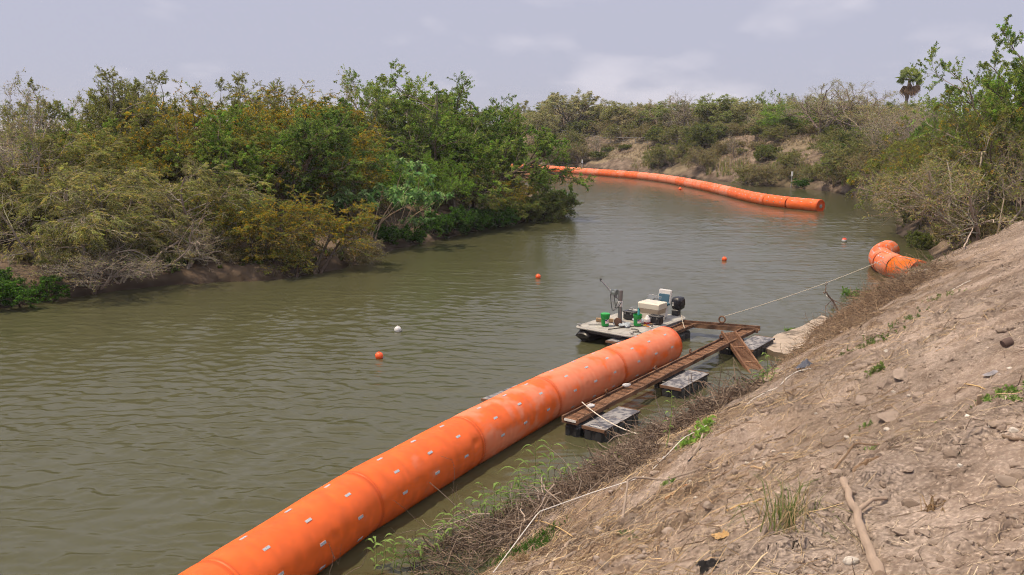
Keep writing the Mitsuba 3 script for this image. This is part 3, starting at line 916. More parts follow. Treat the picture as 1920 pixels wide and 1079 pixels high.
MB().box(ob(MX - .07, MY - .278, .52), (.06, .01, .03), (.6, .6, .6), frame=BF).box(ob(MX - .07, MY - .275, .43), (.07, .01, .045), (.62, .62, .62), frame=BF).build(part(mot, 'decal'), 'gloss')

# davit: post, boom, winch, hoses
PX, PY = 1.13, 1.15
dav = part(boat, 'davit')
GALV = (.25, .25, .255)
MB().lathe([(.14, -.02), (.14, .02), (.075, .03), (.07, .9), (.085, .9), (.085, 1.22), (.001, 1.23)], GALV, 18, ob(PX, PY, 0)).build(dav, 'metal', 30)
MB().lathe([(.0885, .02), (.0885, .22)], (.7, .68, .66), 18, ob(PX, PY, .72)).build(part(dav, 'white_sticker'), 'gloss', True)
b0, b1 = ob(PX - .17, PY - .02, 1.13), ob(PX - 1.02, PY + .30, 1.66)
MB().tube([ob(PX + .02, PY, 1.02), b0, b0 + (b1 - b0) * .4], .045, GALV, 8).tube([b0 + (b1 - b0) * .38, b1], .03, (.17, .17, .18), 8).box(b1, (.06, .05, .10), (.05, .05, .05), frame=BF).build(part(dav, 'boom'), 'metal', 30)
mb = MB().lathe([(.10, -.1), (.13, -.08), (.09, -.06), (.09, .06), (.13, .08), (.10, .1)], (.36, .40, .40), 16, ob(PX - .24, PY - .02, 1.30), np.stack([by, bz, bx]))
for k in range(8):
    a_ = k * .8
    mb.box(ob(PX - .24 + .08 * math.cos(a_), PY - .02, 1.30 + .09 * math.sin(a_)), (.05, .16, .05), (.30, .34, .34), frame=BF)
mb.build(part(dav, 'winch'), 'metal', 30)
mb = MB().lathe([(.03, 0), (.05, .04), (.03, .1), (.001, .1)], (.55, .36, .02), 10, ob(PX - .02, PY, 1.24))
for s in (-1, 1):
    mb.tube([ob(PX - .02, PY, 1.32), ob(PX - .02 + s * .07, PY, 1.40)], .02, (.5, .33, .02), 6)
mb.build(part(dav, 'yellow_handle'), 'gloss')
for j in range(3):
    s = np.linspace(0, 1, 14)
    hose = np.stack([ob(PX - .38 + .10 * j + .33 * t_ - .05 * math.sin(math.pi * t_), PY - .05 - .04 * j, 1.22 - .55 * math.sin(math.pi * min(1, t_ * 1.05)) * (1 - .15 * j) - .28 * t_) for t_ in s])
    MB().tube(hose, .016, (.06, .06, .065) if j != 1 else (.30, .30, .31), 6).build(part(dav, 'hose'), 'gloss', True)
MB().lathe([(.12, -.05), (.15, -.03), (.15, .03), (.12, .05), (.04, .06), (.001, .06)], (.10, .06, .045), 18, ob(PX + .06, PY - .22, .13), np.stack([bx, bz, -by])).build(part(dav, 'drum'), 'matte', 30)


def cylinder_label(center, r, z0, z1, a0, a1, color, n=8):
    a_ = np.linspace(a0, a1, n)
    v = np.array([[center[0] + r * math.cos(x), center[1] + r * math.sin(x), center[2] + z] for z in (z0, z1) for x in a_])
    k = np.arange(n - 1)
    return v, np.stack([k, k + 1, k + 1 + n, k + n], 1), color


def bucket(x, y, lean, label, full):
    b = thing('bucket', label, 'bucket', 'green buckets on the boat')
    p = ob(x, y, 0)
    G = (.012, .25, .045)
    MB().lathe([(.001, 0), (.125, 0), (.13, .01), (.148, .34), (.158, .345), (.158, .36), (.15, .365), (.152, .40), (.145, .40), (.14, .36), (.12, .05)], G, 28, p).build(b, 'gloss', 30)
    if not full:
        MB().lathe([(.162, .385), (.162, .435), (.155, .44), (.001, .44)], (.016, .30, .05), 28, p).build(part(b, 'lid'), 'gloss', 30)
    ang = np.linspace(math.pi * .9, math.pi * 2.1, 15)
    MB().tube([p + np.array([.16 * math.cos(a_), .16 * math.sin(a_) * .95, .36 + .13 * math.sin(a_) * 1]) for a_ in ang], .006, (.03, .05, .03), 5).build(part(b, 'handle'), 'gloss', True)
    a0, a1 = math.radians(262), math.radians(325)
    mb = MB().add(*cylinder_label(p, .146, .10, .25, a0, a1, (.72, .72, .72)))
    for k in range(4):
        mb.add(*cylinder_label(p, .1475, .15 + k * .026, .162 + k * .026, a0 + .03, a1 - .03, (.55, .10, .11)))
    mb.add(*cylinder_label(p, .149, .195, .245, a0 + .03, a0 + .48, (.03, .05, .22)))
    mb.build(part(b, 'flag_sticker'), 'gloss', True)
    return b


bucket(.86, .62, 0, 'green lidded bucket with a flag sticker, nearer the boat\'s square bow', False)
b2 = bucket(1.72, 1.36, 0, 'green bucket with tools standing in it, in front of the white console', True)
tb = thing('spray_bottle', 'turquoise spray bottle with dark nozzle standing in the green bucket', 'bottle')
MB().lathe([(.001, .3), (.04, .3), (.042, .55), (.02, .60), (.02, .64), (.001, .64)], (.06, .36, .38), 14, ob(1.76, 1.36, 0)).build(tb, 'gloss', 30)
MB().box(ob(1.76, 1.36, .67), (.09, .04, .06), (.03, .04, .06), frame=BF).build(part(tb, 'nozzle'), 'gloss')
for k, (x, y, lab) in enumerate(((.98, 2.1, 'black plastic tool box on the boat deck behind the davit post'), (2.08, 2.02, 'black plastic tool box on the deck beside the white console'))):
    b = thing('tool_box', lab, 'tool box')
    MB().box(ob(x, y, .13), (.46, .28, .25), (.022, .023, .026), frame=BF, bevel=.03).build(b, 'gloss')
    MB().box(ob(x, y, .285), (.49, .31, .06), (.03, .031, .035), frame=BF, bevel=.025).build(part(b, 'lid'), 'gloss')
    MB().tube([ob(x - .13, y, .315), ob(x - .11, y, .36), ob(x + .11, y, .36), ob(x + .13, y, .315)], .014, (.03, .03, .03), 6).build(part(b, 'handle'), 'gloss', True)
    MB().box(ob(x - .12, y - .16, .23), (.05, .015, .06), (.25, .25, .25), frame=BF).build(part(b, 'latch'), 'metal')
    MB().box(ob(x + .12, y - .16, .23), (.05, .015, .06), (.25, .25, .25), frame=BF).build(part(b, 'latch'), 'metal')
k = thing('wood_block', 'short sawn tan wood beam lying on the boat deck', 'wood')
fr_ = np.stack([unit(bx * .9 + by * .44), unit(by * .9 - bx * .44), bz])
MB().box(ob(.50, 1.15, .06), (.62, .12, .12), (.30, .205, .12), frame=fr_, bevel=.008).build(k, 'matte')
rng = np.random.default_rng(3)
k = thing('plastic_sheet', 'crumpled clear bluish plastic sheeting heaped round the davit foot', 'plastic sheet')
mb = MB()
for _ in range(16):
    v, f, c = lump(rng, rng.uniform(.05, .10), (.40, .46, .50), 2, .5, (1.2, 1.2, .7))
    mb.add(v @ spin(rng) + ob(1.42 + rng.normal(0, .17), 1.0 + rng.normal(0, .14), .05), f, c)
mb.build(k, 'gloss')
k = thing('cloth_rag', 'white and pale blue crumpled cloth between tool box and bucket', 'cloth')
mb = MB()
for _ in range(9):
    v, f, c = lump(rng, rng.uniform(.07, .12), (.60, .66, .76), 2, .4, (1.2, 1.1, .7))
    mb.add(v @ spin(rng) + ob(1.42 + rng.normal(0, .12), 1.78 + rng.normal(0, .09), .09), f, c)
mb.build(k, 'matte')
k = thing('jug', 'white round jug with red base in front of the console', 'jug')
MB().lathe([(.001, .0), (.1, .0), (.115, .05), (.115, .2), (.06, .28), (.035, .33), (.001, .33)], (.66, .63, .64), 18, ob(1.9, 1.72, 0)).build(k, 'gloss', 30)
MB().lathe([(.117, .0), (.118, .1)], (.30, .03, .03), 18, ob(1.9, 1.72, 0)).build(part(k, 'red_band'), 'gloss', True)
for i in range(7):
    lab = ('yellow', 'red', 'black', 'orange', 'white', 'tan', 'dark blue')[i]
    col = ((.5, .33, .03), (.4, .04, .03), (.03, .03, .03), (.55, .16, .03), (.6, .6, .58), (.35, .26, .15), (.03, .05, .16))[i]
    k = thing('hand_tool', f'small {lab} handled hand tool lying on the boat deck by the console', 'hand tool')
    a_ = rng.uniform(0, 3.1)
    p, dd = ob(1.78 + rng.uniform(0, .5), 1.35 + rng.uniform(-.1, .5), .03), math.cos(a_) * bx + math.sin(a_) * by
    MB().tube([p - dd * .1, p, p + dd * .02], [.022, .025, .015], col, 8).tube([p + dd * .02, p + dd * .14], .009, (.3, .3, .3), 6).build(k, 'gloss')
k = thing('coiled_cord', 'loose dark cord lying coiled near the right edge of the boat deck', 'cord')
a_ = np.linspace(0, 5, 60)
MB().tube([ob(1.95 + .10 * x - .22 * math.cos(2.2 * x) * .5, .75 + .13 * math.sin(2.2 * x) - .1 * x, .0) for x in a_], .014, (.05, .045, .04), 5).build(k, 'matte', True)
k = thing('steel_bar', 'long thin dark steel bar lying along the boat deck', 'bar')
MB().tube([ob(1.25, .22, .0), ob(2.05, 2.0, .0)], .016, (.06, .055, .05), 6).build(k, 'metal', True)
k = thing('steel_bar', 'short light chain and bar lying near the boat bow, left of the lidded bucket', 'bar')
MB().tube([ob(.30, .42, .0), ob(.48, .52, .01), ob(.72, .72, .02)], .018, (.28, .28, .28), 6).box(ob(.72, .74, .03), (.10, .08, .06), (.25, .25, .26), frame=BF).build(k, 'metal')
for i, (x, y) in enumerate(((.12, .12), (BW - .12, .14), (BW - .12, BL - .1), (.12, BL - .1))):
    mb = MB().box(ob(x, y, .0), (.05, .05, .05), (.3, .3, .3), frame=BF).tube([ob(x - .08, y, .04), ob(x + .08, y, .04)], .014, (.32, .32, .33), 6)
    mb.build(part(boat, 'cleat'), 'metal')


def rope(name, label, p, q, sag, r=.012, color=(.52, .47, .38), n=24):
    s = np.linspace(0, 1, n)[:, None]
    pts_ = np.asarray(p) * (1 - s) + np.asarray(q) * s - np.array([0, 0, 1.0]) * (4 * sag * s * (1 - s))
    k = thing(name, label, 'rope')
    MB().tube(pts_, r, color, 6).build(k, 'matte', True)


rope('rope', 'pale rope stretched from the dock ring across the water to the bank', RING + [0, 0, .09], [16.9, 38.6, 1.45], .12, .011)
rope('rope', 'pale rope from the bank stump up to the stranded orange barrier', [16.9, 38.6, 1.45], [18.55, 40.55, .55], .05, .010)
rope('rope', 'short thin rope mooring the boat stern to the far dock arm', ob(BW - .12, BL - .1, .05), B1 - tB * 1.0 + right * .3 + [0, 0, .1], .05, .012)
rope('rope', 'short thin rope tying the boat bow to the hidden dock arm', ob(BW - .12, .14, .05), B0 + tB * 8.0 - right * .2, .06, .012)
p0 = A0 + tA * .95 - right * .25 + [0, 0, .16]
rope('rope', 'white knotted rope from the near dock arm down to the brush on the bank', p0, [2.85, 17.75, .75], .12, .014, (.6, .55, .47))
k = thing('rope_knot', 'white plastic wrapped knot on the rope at the near dock arm', 'knot')
v, f, c = lump(rng, .07, (.62, .62, .64), 2, .3, (1.5, .9, .8))
MB().add(v + p0 + np.array([.2, -.26, -.01]), f, c).build(k, 'matte', True)
k = thing('rope_knot', 'white plastic lump tied on the rail halfway along the near dock arm', 'knot')
v, f, c = lump(rng, .08, (.62, .62, .64), 2, .3, (1.6, .9, .8))
MB().add(v + A0 + tA * 3.0 - right * .1 + [0, 0, .13], f, c).build(k, 'matte', True)

# ------------------------------------------------------------------ small buoys, posts, fence
for px, py, r, kind, lab in ((1009, 522, .13, 'o', 'orange ball buoy alone in mid-river, straight out from the boat'), (711, 672, .13, 'o', 'orange ball buoy nearest the camera, left of the near barrier'),
                             (746, 622.5, .13, 'w', 'plain white ball buoy floating left of the work boat'), (1358, 489, .14, 'o', 'orange ball buoy between the boat and the far barrier end'),
                             (1583, 454, .17, 'r', 'white ball buoy with red top near the stranded barrier'), (1275, 356.5, .2, 'o', 'tiny orange ball buoy close to the far barrier chain')):
    k = thing('buoy', lab, 'buoy')
    p = at(px, py, 0) + [0, 0, r * .62]
    m = trimesh.creation.icosphere(subdivisions=3, radius=r)
    c = np.tile(np.array((.85, .12, .03) if kind == 'o' else (.62, .62, .62)), (len(m.vertices), 1))
    if kind == 'r':
        c[m.vertices[:, 2] > r * .35] = (.7, .07, .03)
    MB().add(m.vertices + p, m.faces, c).build(k, 'gloss', True)
    MB().lathe([(r * .25, r * .93), (r * .25, r * 1.12), (r * .1, r * 1.16), (.001, r * 1.16)], (.5, .08, .02) if kind != 'w' else (.5, .5, .5), 10, p).build(part(k, 'eye'), 'gloss', 30)
for (x, y, h, lab) in ((36.0, 110.6, 2.0, 'thin grey gauge post with white top standing in the far shallows'), (12.9, 158.5, 1.9, 'short white-topped post behind the far end of the barrier chain')):
    k = thing('marker_post', lab, 'post')
    MB().tube([(x, y, -.5), (x + .03, y, h - .45)], .07, (.28, .28, .28), 8).build(k, 'matte', True)
    MB().box((x + .03, y, h - .2), (.26, .08, .62), (.72, .72, .73), bevel=.02).build(part(k, 'white_plate'), 'matte')

k = thing('rail_fence', 'thin grey wire fence along the top of the far bank', 'fence')
fp = []
for px in np.arange(985, 1300, 7.5):
    Y = np.interp(px, [985, 1060, 1200, 1300], [208, 192, 166, 150])
    x = column(px, Y)
    fp.append((x, Y, float(land(np.array([x]), np.array([Y]))[0])))
fp = np.array(fp)
fp[:, 2] = np.convolve(np.pad(fp[:, 2], 3, 'edge'), np.ones(7) / 7, 'valid')
for i, p in enumerate(fp[::3]):
    MB().tube([p - [0, 0, .6], p + [0, 0, 1.35]], .05, (.32, .32, .32), 5).build(part(k, 'post'), 'matte', True)
for h in (.35, .8, 1.3):
    MB().tube(fp + [0, 0, h], .035 if h > 1 else .014, (.38, .38, .39), 5).build(part(k, 'rail'), 'matte', True)

# ------------------------------------------------------------------ the broken concrete slab at the water's edge
k = thing('concrete_slab', 'broken pale concrete slab sloping into the water beside the dock', 'concrete slab')
outline = np.array([at(*p)[:2] for p in ((1420, 655), (1450, 669), (1480, 675), (1500, 662), (1530, 630), (1552, 604), (1540, 598), (1503, 619), (1456, 636))])
poly = shapely.Polygon(outline).segmentize(.12)
pts2 = np.vstack([np.array(poly.exterior.coords)[:-1]] + [np.array([(x, y) for x in np.arange(7.5, 14, .1) for y in np.arange(26, 35, .1) if poly.buffer(-.05).contains(shapely.Point(x, y))])])
from scipy.spatial import Delaunay
tri = Delaunay(pts2).simplices
cen = pts2[tri].mean(1)
tri = tri[shapely.contains_xy(poly, cen[:, 0], cen[:, 1])]
dd = dist_to(RIGHT, pts2[:, 0], pts2[:, 1])
zt = .16 + .05 * fb(pts2[:, 0], pts2[:, 1], 1.0, 3, 81) + .07 * fb(pts2[:, 0], pts2[:, 1], 5, 3, 82)
top = np.column_stack([pts2, zt])
n1 = meshkit.fbm(top * 2.2, 4, 9)
col = np.array([.34, .285, .235]) * (.72 + .6 * n1[:, None])
crack = np.abs(meshkit.fbm(top * 1.1, 3, 15) - .5)[:, None] < .018
col = np.where(crack, col * .45, col)
ne = len(np.array(poly.exterior.coords)) - 1
mb = MB().add(top, tri if np.cross(top[tri[0, 1]] - top[tri[0, 0]], top[tri[0, 2]] - top[tri[0, 0]])[2] > 0 else tri[:, ::-1], col)
e = np.arange(ne)
rim = np.vstack([top[:ne], top[:ne] - [0, 0, .5]])
mb.add(rim, np.stack([e, (e + 1) % ne, ne + (e + 1) % ne, ne + e], 1), (.17, .13, .09))
mb.build(k, 'matte')

# ------------------------------------------------------------------ plants: a skeleton of branches, then leaves on its twigs
def children(rng, P, R, n, tr, angle, spread, length, K, wander, trop, ratio, rel=True, skip=0.0):
    """n side branches on every branch; returns their polylines and radii."""
    m, k, _ = P.shape
    t = rng.uniform(tr[0], tr[1], (m, n)) if n > 1 else np.full((m, n), tr[1])
    x = t * (k - 1)
    i = np.clip(x.astype(int), 0, k - 2)
    fr = (x - i)[..., None]
    row = np.arange(m)[:, None]
    p0, p1 = P[row, i], P[row, i + 1]
    p = p0 * (1 - fr) + p1 * fr
    tan = unit(p1 - p0)
    rr = R[row, i] * (1 - fr[..., 0]) + R[row, i + 1] * fr[..., 0]
    side = unit(np.cross(tan, rng.normal(size=tan.shape)))
    a = np.radians(rng.normal(angle, spread, (m, n)))[..., None]
    d = tan * np.cos(a) + side * np.sin(a)
    L = np.linalg.norm(np.diff(P, axis=1), axis=2).sum(1)[:, None] if rel else 1.0
    L = L * length * rng.uniform(0.65, 1.25, (m, n)) * (1.15 - 0.55 * t)
    keep = rng.uniform(size=(m, n)) >= skip
    p, d, L, rr = p[keep], d[keep], L[keep], rr[keep]
    Q = lines(rng, p, d, L, K, wander, trop)
    r0 = np.minimum(rr * 0.9, np.maximum(rr * ratio, 0.004))
    return Q, r0[:, None] * np.linspace(1, 0.35, K)[None]


def blades(rng, p, d, L, W, droop=0.0):
    """Folded diamond leaves: vertices (n * 4, 3) and triangles."""
    n = len(p)
    L, W = np.broadcast_to(L, (n,))[:, None], np.broadcast_to(W, (n,))[:, None]
    d = unit(d)
    s = unit(np.cross(d, rng.normal(size=(n, 3))))
    u = np.cross(s, d)
    mid = p + d * L * 0.5
    tip = p + d * L - np.array([0, 0, 1.0]) * droop * L
    v = np.stack([p, mid + s * W * .5 + u * W * .15, tip, mid - s * W * .5 + u * W * .15], 1).reshape(-1, 3)
    b = np.arange(n)[:, None] * 4
    return v, np.vstack([b + [0, 1, 2], b + [0, 2, 3]])


def foliage(rng, P, per, L, W, color, mix=0.8, spread=.2, hue=.08, droop=0.1, tmin=0.1, clump=0.25):
    m, k, _ = P.shape
    t = rng.uniform(tmin, 1, (m, per)) * (k - 1)
    i = np.clip(t.astype(int), 0, k - 2)
    fr = (t - i)[..., None]
    row = np.arange(m)[:, None]
    p = (P[row, i] * (1 - fr) + P[row, i + 1] * fr).reshape(-1, 3)
    tan = unit(P[row, i + 1] - P[row, i]).reshape(-1, 3)
    d = unit(tan * (1 - mix) + mix * unit(rng.normal(size=p.shape)) + [0, 0, .1])
    n = len(p)
    v, f = blades(rng, p, d, L * rng.uniform(.6, 1.3, n), W * rng.uniform(.7, 1.2, n), droop)
    colors = np.atleast_2d(np.asarray(color, float))
    twig = np.repeat(rng.integers(0, len(colors), m), per)
    c = vary(rng, colors[twig], n, spread, hue) * np.repeat(1 + clump * rng.normal(size=(m, 1)), per, 0)
    return v, f, np.repeat(np.clip(c, .003, .8), 4, 0)


def wood(mb, P, R, sides, color, rng, spread=.15):
    v, f = tubes(P, R, sides)
    n, k, _ = P.shape
    c = np.repeat(vary(rng, color, n, spread, .04), k * sides, 0)
    mb.add(v, f, c)


def skeleton(seed, stems, height, lean, levels, wander=.12, trop=(0, 0, .25), radius=.09, spread0=.25, tilt=None):
    """levels: dicts for children(). Returns the list of (polylines, radii), trunk first."""
    rng = np.random.default_rng(seed)
    start = rng.normal(0, spread0 * .3, (stems, 3)) * [1, 1, 0]
    a = rng.uniform(0, 2 * np.pi, stems)
    d = np.stack([np.cos(a) * lean, np.sin(a) * lean, np.ones(stems)], 1) * 1.0
    d[:, :2] += rng.normal(0, .1, (stems, 2))
    if tilt is not None:
        d = d + np.asarray(tilt)
    P = lines(rng, start, d, height * rng.uniform(.7, 1.1, stems), 9, wander, trop)
    P[:, 0, 2] -= .25
    out = [(P, radius * rng.uniform(.7, 1.2, (stems, 1)) * np.linspace(1, .3, 9)[None])]
    for lv in levels:
        out.append(children(rng, *out[-1], **lv))
    return rng, out


PROTO = {}


def proto(name, rng, sk, bark, parts, sides=(7, 5, 4, 3), twig_color=None, skip_last=False):
    """Stores a plant: its trunk mesh and its leafy parts, feet at the origin, about life size."""
    mb = MB()
    for i, (P, R) in enumerate(sk):
        if skip_last and i == len(sk) - 1:
            continue
        wood(mb, P, R, sides[min(i, 3)], bark if i < 2 or twig_color is None else twig_color, rng)
    top = max(P[..., 2].max() for P, _ in sk)
    wide = max(np.percentile(np.abs(P[..., :2]), 97) for P, _ in sk[1:]) * 2
    out = {'trunk': mb.dict('matte', True)}
    for pn, pieces in parts.items():
        m = MB()
        for v, f, c in pieces:
            m.add(v, f, c)
        out[pn] = m.dict('leaf', False if len(m.v) and False else True)
    PROTO[name] = (out, top, wide)


def lv(n, tr, angle, length, K=5, wander=.16, trop=(0, 0, .1), ratio=.6, spread=14, rel=True, skip=0.0):
    return dict(n=n, tr=tr, angle=angle, spread=spread, length=length, K=K, wander=wander, trop=trop, ratio=ratio, rel=rel, skip=skip)


GREEN, GREEN_D, GREEN_L = (.245, .335, .075), (.18, .265, .062), (.315, .385, .09)
OLIVE, OLIVE_D, OCHRE = (.285, .31, .078), (.21, .225, .06), (.52, .345, .03)
SAGE, SAGE_L = (.215, .228, .085), (.30, .295, .135)
BARK, BARK_L, BARK_D = (.11, .085, .065), (.25, .215, .18), (.06, .046, .036)
TWIG = (.155, .125, .098)

# yellow-blossomed acacia: drooping plumes
for i, (seed, ratio) in enumerate(((1, .36), (2, .58), (3, .16))):
    rng, sk = skeleton(seed, 4, 4.2, .55, [lv(7, (.25, 1), 48, .62, 7, .14, (0, 0, .05)), lv(9, (.15, 1), 45, .55, 6, .14, (0, 0, -.35)), lv(8, (.1, 1), 40, .5, 5, .12, (.1, 0, -.55), spread=12)], radius=.085)
    tw = sk[-1][0]
    k = int(len(tw) * ratio)
    pick = rng.permutation(len(tw))
    proto(f'acacia{i}', rng, sk, BARK, {
        'crown': [foliage(rng, tw[pick[k:]], 24, .095, .027, [OLIVE, OLIVE_D, (0.225, 0.304, 0.057)], .6, .22), foliage(rng, tw[pick[:k]], 7, .10, .03, [OLIVE, OLIVE_D], .6)],
        'blossom': [foliage(rng, tw[pick[:k]], 16, .075, .030, [OCHRE, (0.553, 0.343, 0.031), (0.600, 0.409, 0.037)], .5, .18, .05)]}, twig_color=TWIG)

# grey-green feathery willow, wind-blown and drooping, pale limbs
for i, seed in enumerate((11, 12, 13)):
    rng, sk = skeleton(seed, 4, 3.9, .7, [lv(9, (.08, 1), 52, .62, 7, .16, (.1, 0, -.1)), lv(8, (.2, 1), 42, .55, 6, .14, (.35, 0, -.6)), lv(8, (.1, 1), 30, .55, 6, .1, (.6, 0, -.9), spread=10)], radius=.07)
    tw = sk[-1][0]
    proto(f'willow{i}', rng, sk, BARK_L, {'crown': [foliage(rng, tw[:: 1], 17, .13, .022, [SAGE, (0.329, 0.357, 0.101), SAGE_L, (0.409, 0.369, 0.118)], .42, .2, .06, .25)]}, twig_color=(0.357, 0.306, 0.246))

# broad green trees
for i, (seed, cols) in enumerate(((21, [GREEN, GREEN_D, (0.198, 0.343, 0.057)]), (22, [GREEN, GREEN_L, (0.198, 0.357, 0.053)]), (23, [GREEN_D, GREEN, (0.132, 0.237, 0.053)]))):
    rng, sk = skeleton(seed, 3, 4.6, .35, [lv(8, (.3, 1), 45, .58, 7, .15, (0, 0, .25)), lv(9, (.2, 1), 45, .5, 5, .18, (0, 0, .1)), lv(8, (.15, 1), 45, .42, 4, .16, (0, 0, -.1))], radius=.11)
    tw = sk[-1][0]
    proto(f'green{i}', rng, sk, BARK, {'crown': [foliage(rng, tw, 28, .080, .036, cols, .8, .22, .06, .2)]}, twig_color=TWIG)

# olive, finer-leaved skyline trees
for i, seed in enumerate((24, 25)):
    rng, sk = skeleton(seed, 4, 4.6, .4, [lv(8, (.3, 1), 42, .55, 7, .16, (0, 0, .3)), lv(8, (.2, 1), 42, .5, 5, .18, (0, 0, .15)), lv(7, (.15, 1), 42, .45, 4, .18, (0, 0, 0))], radius=.09)
    proto(f'olive{i}', rng, sk, BARK_L, {'crown': [foliage(rng, sk[-1][0], 15, .075, .030, [(.27, .30, .075), (.24, .25, .08), (.31, .33, .09)], .8, .22)]}, twig_color=(.22, .185, .15))

# airy green skyline tree with gaps
for i, seed in enumerate((31, 32)):
    rng, sk = skeleton(seed, 3, 5.2, .3, [lv(7, (.35, 1), 40, .5, 7, .17, (0, 0, .3)), lv(7, (.3, 1), 42, .5, 5, .2, (0, 0, .2)), lv(5, (.3, 1), 45, .45, 4, .2, (0, 0, 0))], radius=.09)
    proto(f'airy{i}', rng, sk, BARK_L, {'crown': [foliage(rng, sk[-1][0], 22, .085, .040, [GREEN, GREEN_L, (0.225, 0.343, 0.079)], .8, .22)]}, twig_color=(0.323, 0.281, 0.221))

# fine bright-green plumes (paloverde)
rng, sk = skeleton(41, 6, 3.6, .5, [lv(8, (.2, 1), 30, .6, 7, .1, (0, 0, .2)), lv(10, (.15, 1), 28, .55, 6, .1, (.1, 0, 0)), lv(9, (.1, 1), 25, .5, 5, .08, (.2, 0, -.25))], radius=.06)
proto('plume', rng, sk, (0.136, 0.170, 0.068), {'crown': [foliage(rng, sk[-1][0], 12, .12, .018, [(0.225, 0.381, 0.057), (0.276, 0.436, 0.079), (0.184, 0.316, 0.053)], .35, .2)]}, twig_color=(0.153, 0.187, 0.068))

# sparse, half-bare shrubs with pale twigs
for i, (seed, per) in enumerate(((51, 1), (52, 3), (53, 2))):
    rng, sk = skeleton(seed, 6, 3.4, .75, [lv(7, (.2, 1), 40, .6, 7, .16, (0, 0, .25)), lv(8, (.2, 1), 42, .5, 5, .2, (0, 0, .1)), lv(8, (.15, 1), 45, .5, 4, .2, (0, 0, .1), ratio=.7)], radius=.06)
    proto(f'bare{i}', rng, sk, (0.340, 0.289, 0.238), {'crown': [foliage(rng, sk[-1][0], per, .09, .032, [(0.316, 0.343, 0.105), (0.264, 0.276, 0.093), (0.422, 0.343, 0.158)], .7, .2)]}, twig_color=(0.340, 0.289, 0.246))

# big pale leafless limbs
for i, seed in enumerate((55, 56)):
    rng, sk = skeleton(seed, 3, 3.2, 1.1, [lv(5, (.3, 1), 38, .6, 8, .2, (.15, 0, 0)), lv(5, (.3, 1), 36, .5, 6, .22, (.1, 0, -.25)), lv(4, (.3, 1), 36, .5, 5, .22, (0, 0, -.3), ratio=.7)], radius=.075, wander=.2)
    proto(f'limbs{i}', rng, sk, (.30, .26, .22), {'crown': [foliage(rng, sk[-1][0], 2, .09, .022, [SAGE, (.25, .22, .12)], .6, .2)]}, twig_color=(.33, .285, .245))

# dense dark low bush
rng, sk = skeleton(61, 9, 1.2, 1.1, [lv(8, (.2, 1), 45, .6, 5, .2, (0, 0, .3)), lv(8, (.2, 1), 50, .5, 4, .2, (0, 0, .2)), lv(6, (.2, 1), 50, .45, 3, .2)], radius=.03)
proto('bush0', rng, sk, BARK_D, {'crown': [foliage(rng, sk[-1][0], 8, .07, .038, [(0.085, 0.190, 0.030), (0.114, 0.237, 0.038), (0.067, 0.143, 0.030)], .85, .25)]}, skip_last=True)
rng, sk = skeleton(62, 10, 1.2, 1.0, [lv(8, (.2, 1), 45, .6, 5, .2, (0, 0, .3)), lv(8, (.2, 1), 50, .5, 4, .2, (0, 0, .2)), lv(6, (.2, 1), 50, .45, 3, .2)], radius=.03)
proto('bush1', rng, sk, BARK_D, {'crown': [foliage(rng, sk[-1][0], 5, .08, .035, [OLIVE_D, (0.198, 0.225, 0.079), (0.144, 0.198, 0.053)], .85, .22)]}, skip_last=True)

rng, sk = skeleton(63, 11, 1.5, 1.2, [lv(8, (.1, 1), 40, .6, 6, .15, (.1, 0, -.1)), lv(8, (.15, 1), 38, .55, 5, .14, (.2, 0, -.4)), lv(6, (.1, 1), 30, .5, 5, .1, (.3, 0, -.6))], radius=.03)
proto('sagebush', rng, sk, (.22, .19, .155), {'crown': [foliage(rng, sk[-1][0], 9, .11, .02, [SAGE, SAGE_L, (.27, .28, .10), (.30, .25, .13)], .5, .2)]}, twig_color=(.21, .18, .145))

# brown-grey scrub of the slopes
for i, (seed, cols, per) in enumerate(((71, [(0.276, 0.237, 0.110), (0.316, 0.276, 0.132), (0.225, 0.225, 0.084)], 4), (72, [(0.225, 0.264, 0.079), (0.290, 0.276, 0.105)], 7))):
    rng, sk = skeleton(seed, 9, 1.9, .9, [lv(7, (.15, 1), 40, .6, 6, .15, (0, 0, .2)), lv(8, (.2, 1), 42, .5, 5, .2, (0, 0, .1)), lv(7, (.15, 1), 45, .5, 3, .2, ratio=.75)], radius=.035)
    proto(f'scrub{i}', rng, sk, (0.255, 0.204, 0.167), {'crown': [foliage(rng, sk[-1][0], per, .085, .03, cols, .8, .2)]}, twig_color=(0.289, 0.235, 0.190))

# mesquite of the far bank: forked trunk, high umbrella crown
for i, (seed, cols, per) in enumerate(((81, [(0.368, 0.368, 0.161), (0.442, 0.413, 0.202), (0.296, 0.325, 0.132)], 9), (82, [(0.325, 0.354, 0.118), (0.384, 0.384, 0.161)], 9), (83, [(0.502, 0.442, 0.281), (0.442, 0.400, 0.236), (0.384, 0.354, 0.177)], 7), (84, [(0.265, 0.340, 0.104), (0.325, 0.368, 0.132)], 9))):
    rng, sk = skeleton(seed, 3, 3.8, .5, [lv(6, (.5, 1), 42, .6, 7, .18, (0, 0, .2)), lv(9, (.35, 1), 48, .52, 5, .2, (0, 0, .05)), lv(8, (.2, 1), 45, .45, 4, .2, (0, 0, -.1))], radius=.12, wander=.18)
    proto(f'mesquite{i}', rng, sk, (0.170, 0.139, 0.116), {'crown': [foliage(rng, sk[-1][0], per + 3, .12, .042, cols, .75, .2, .06, .2)]}, twig_color=(.31, .265, .225))

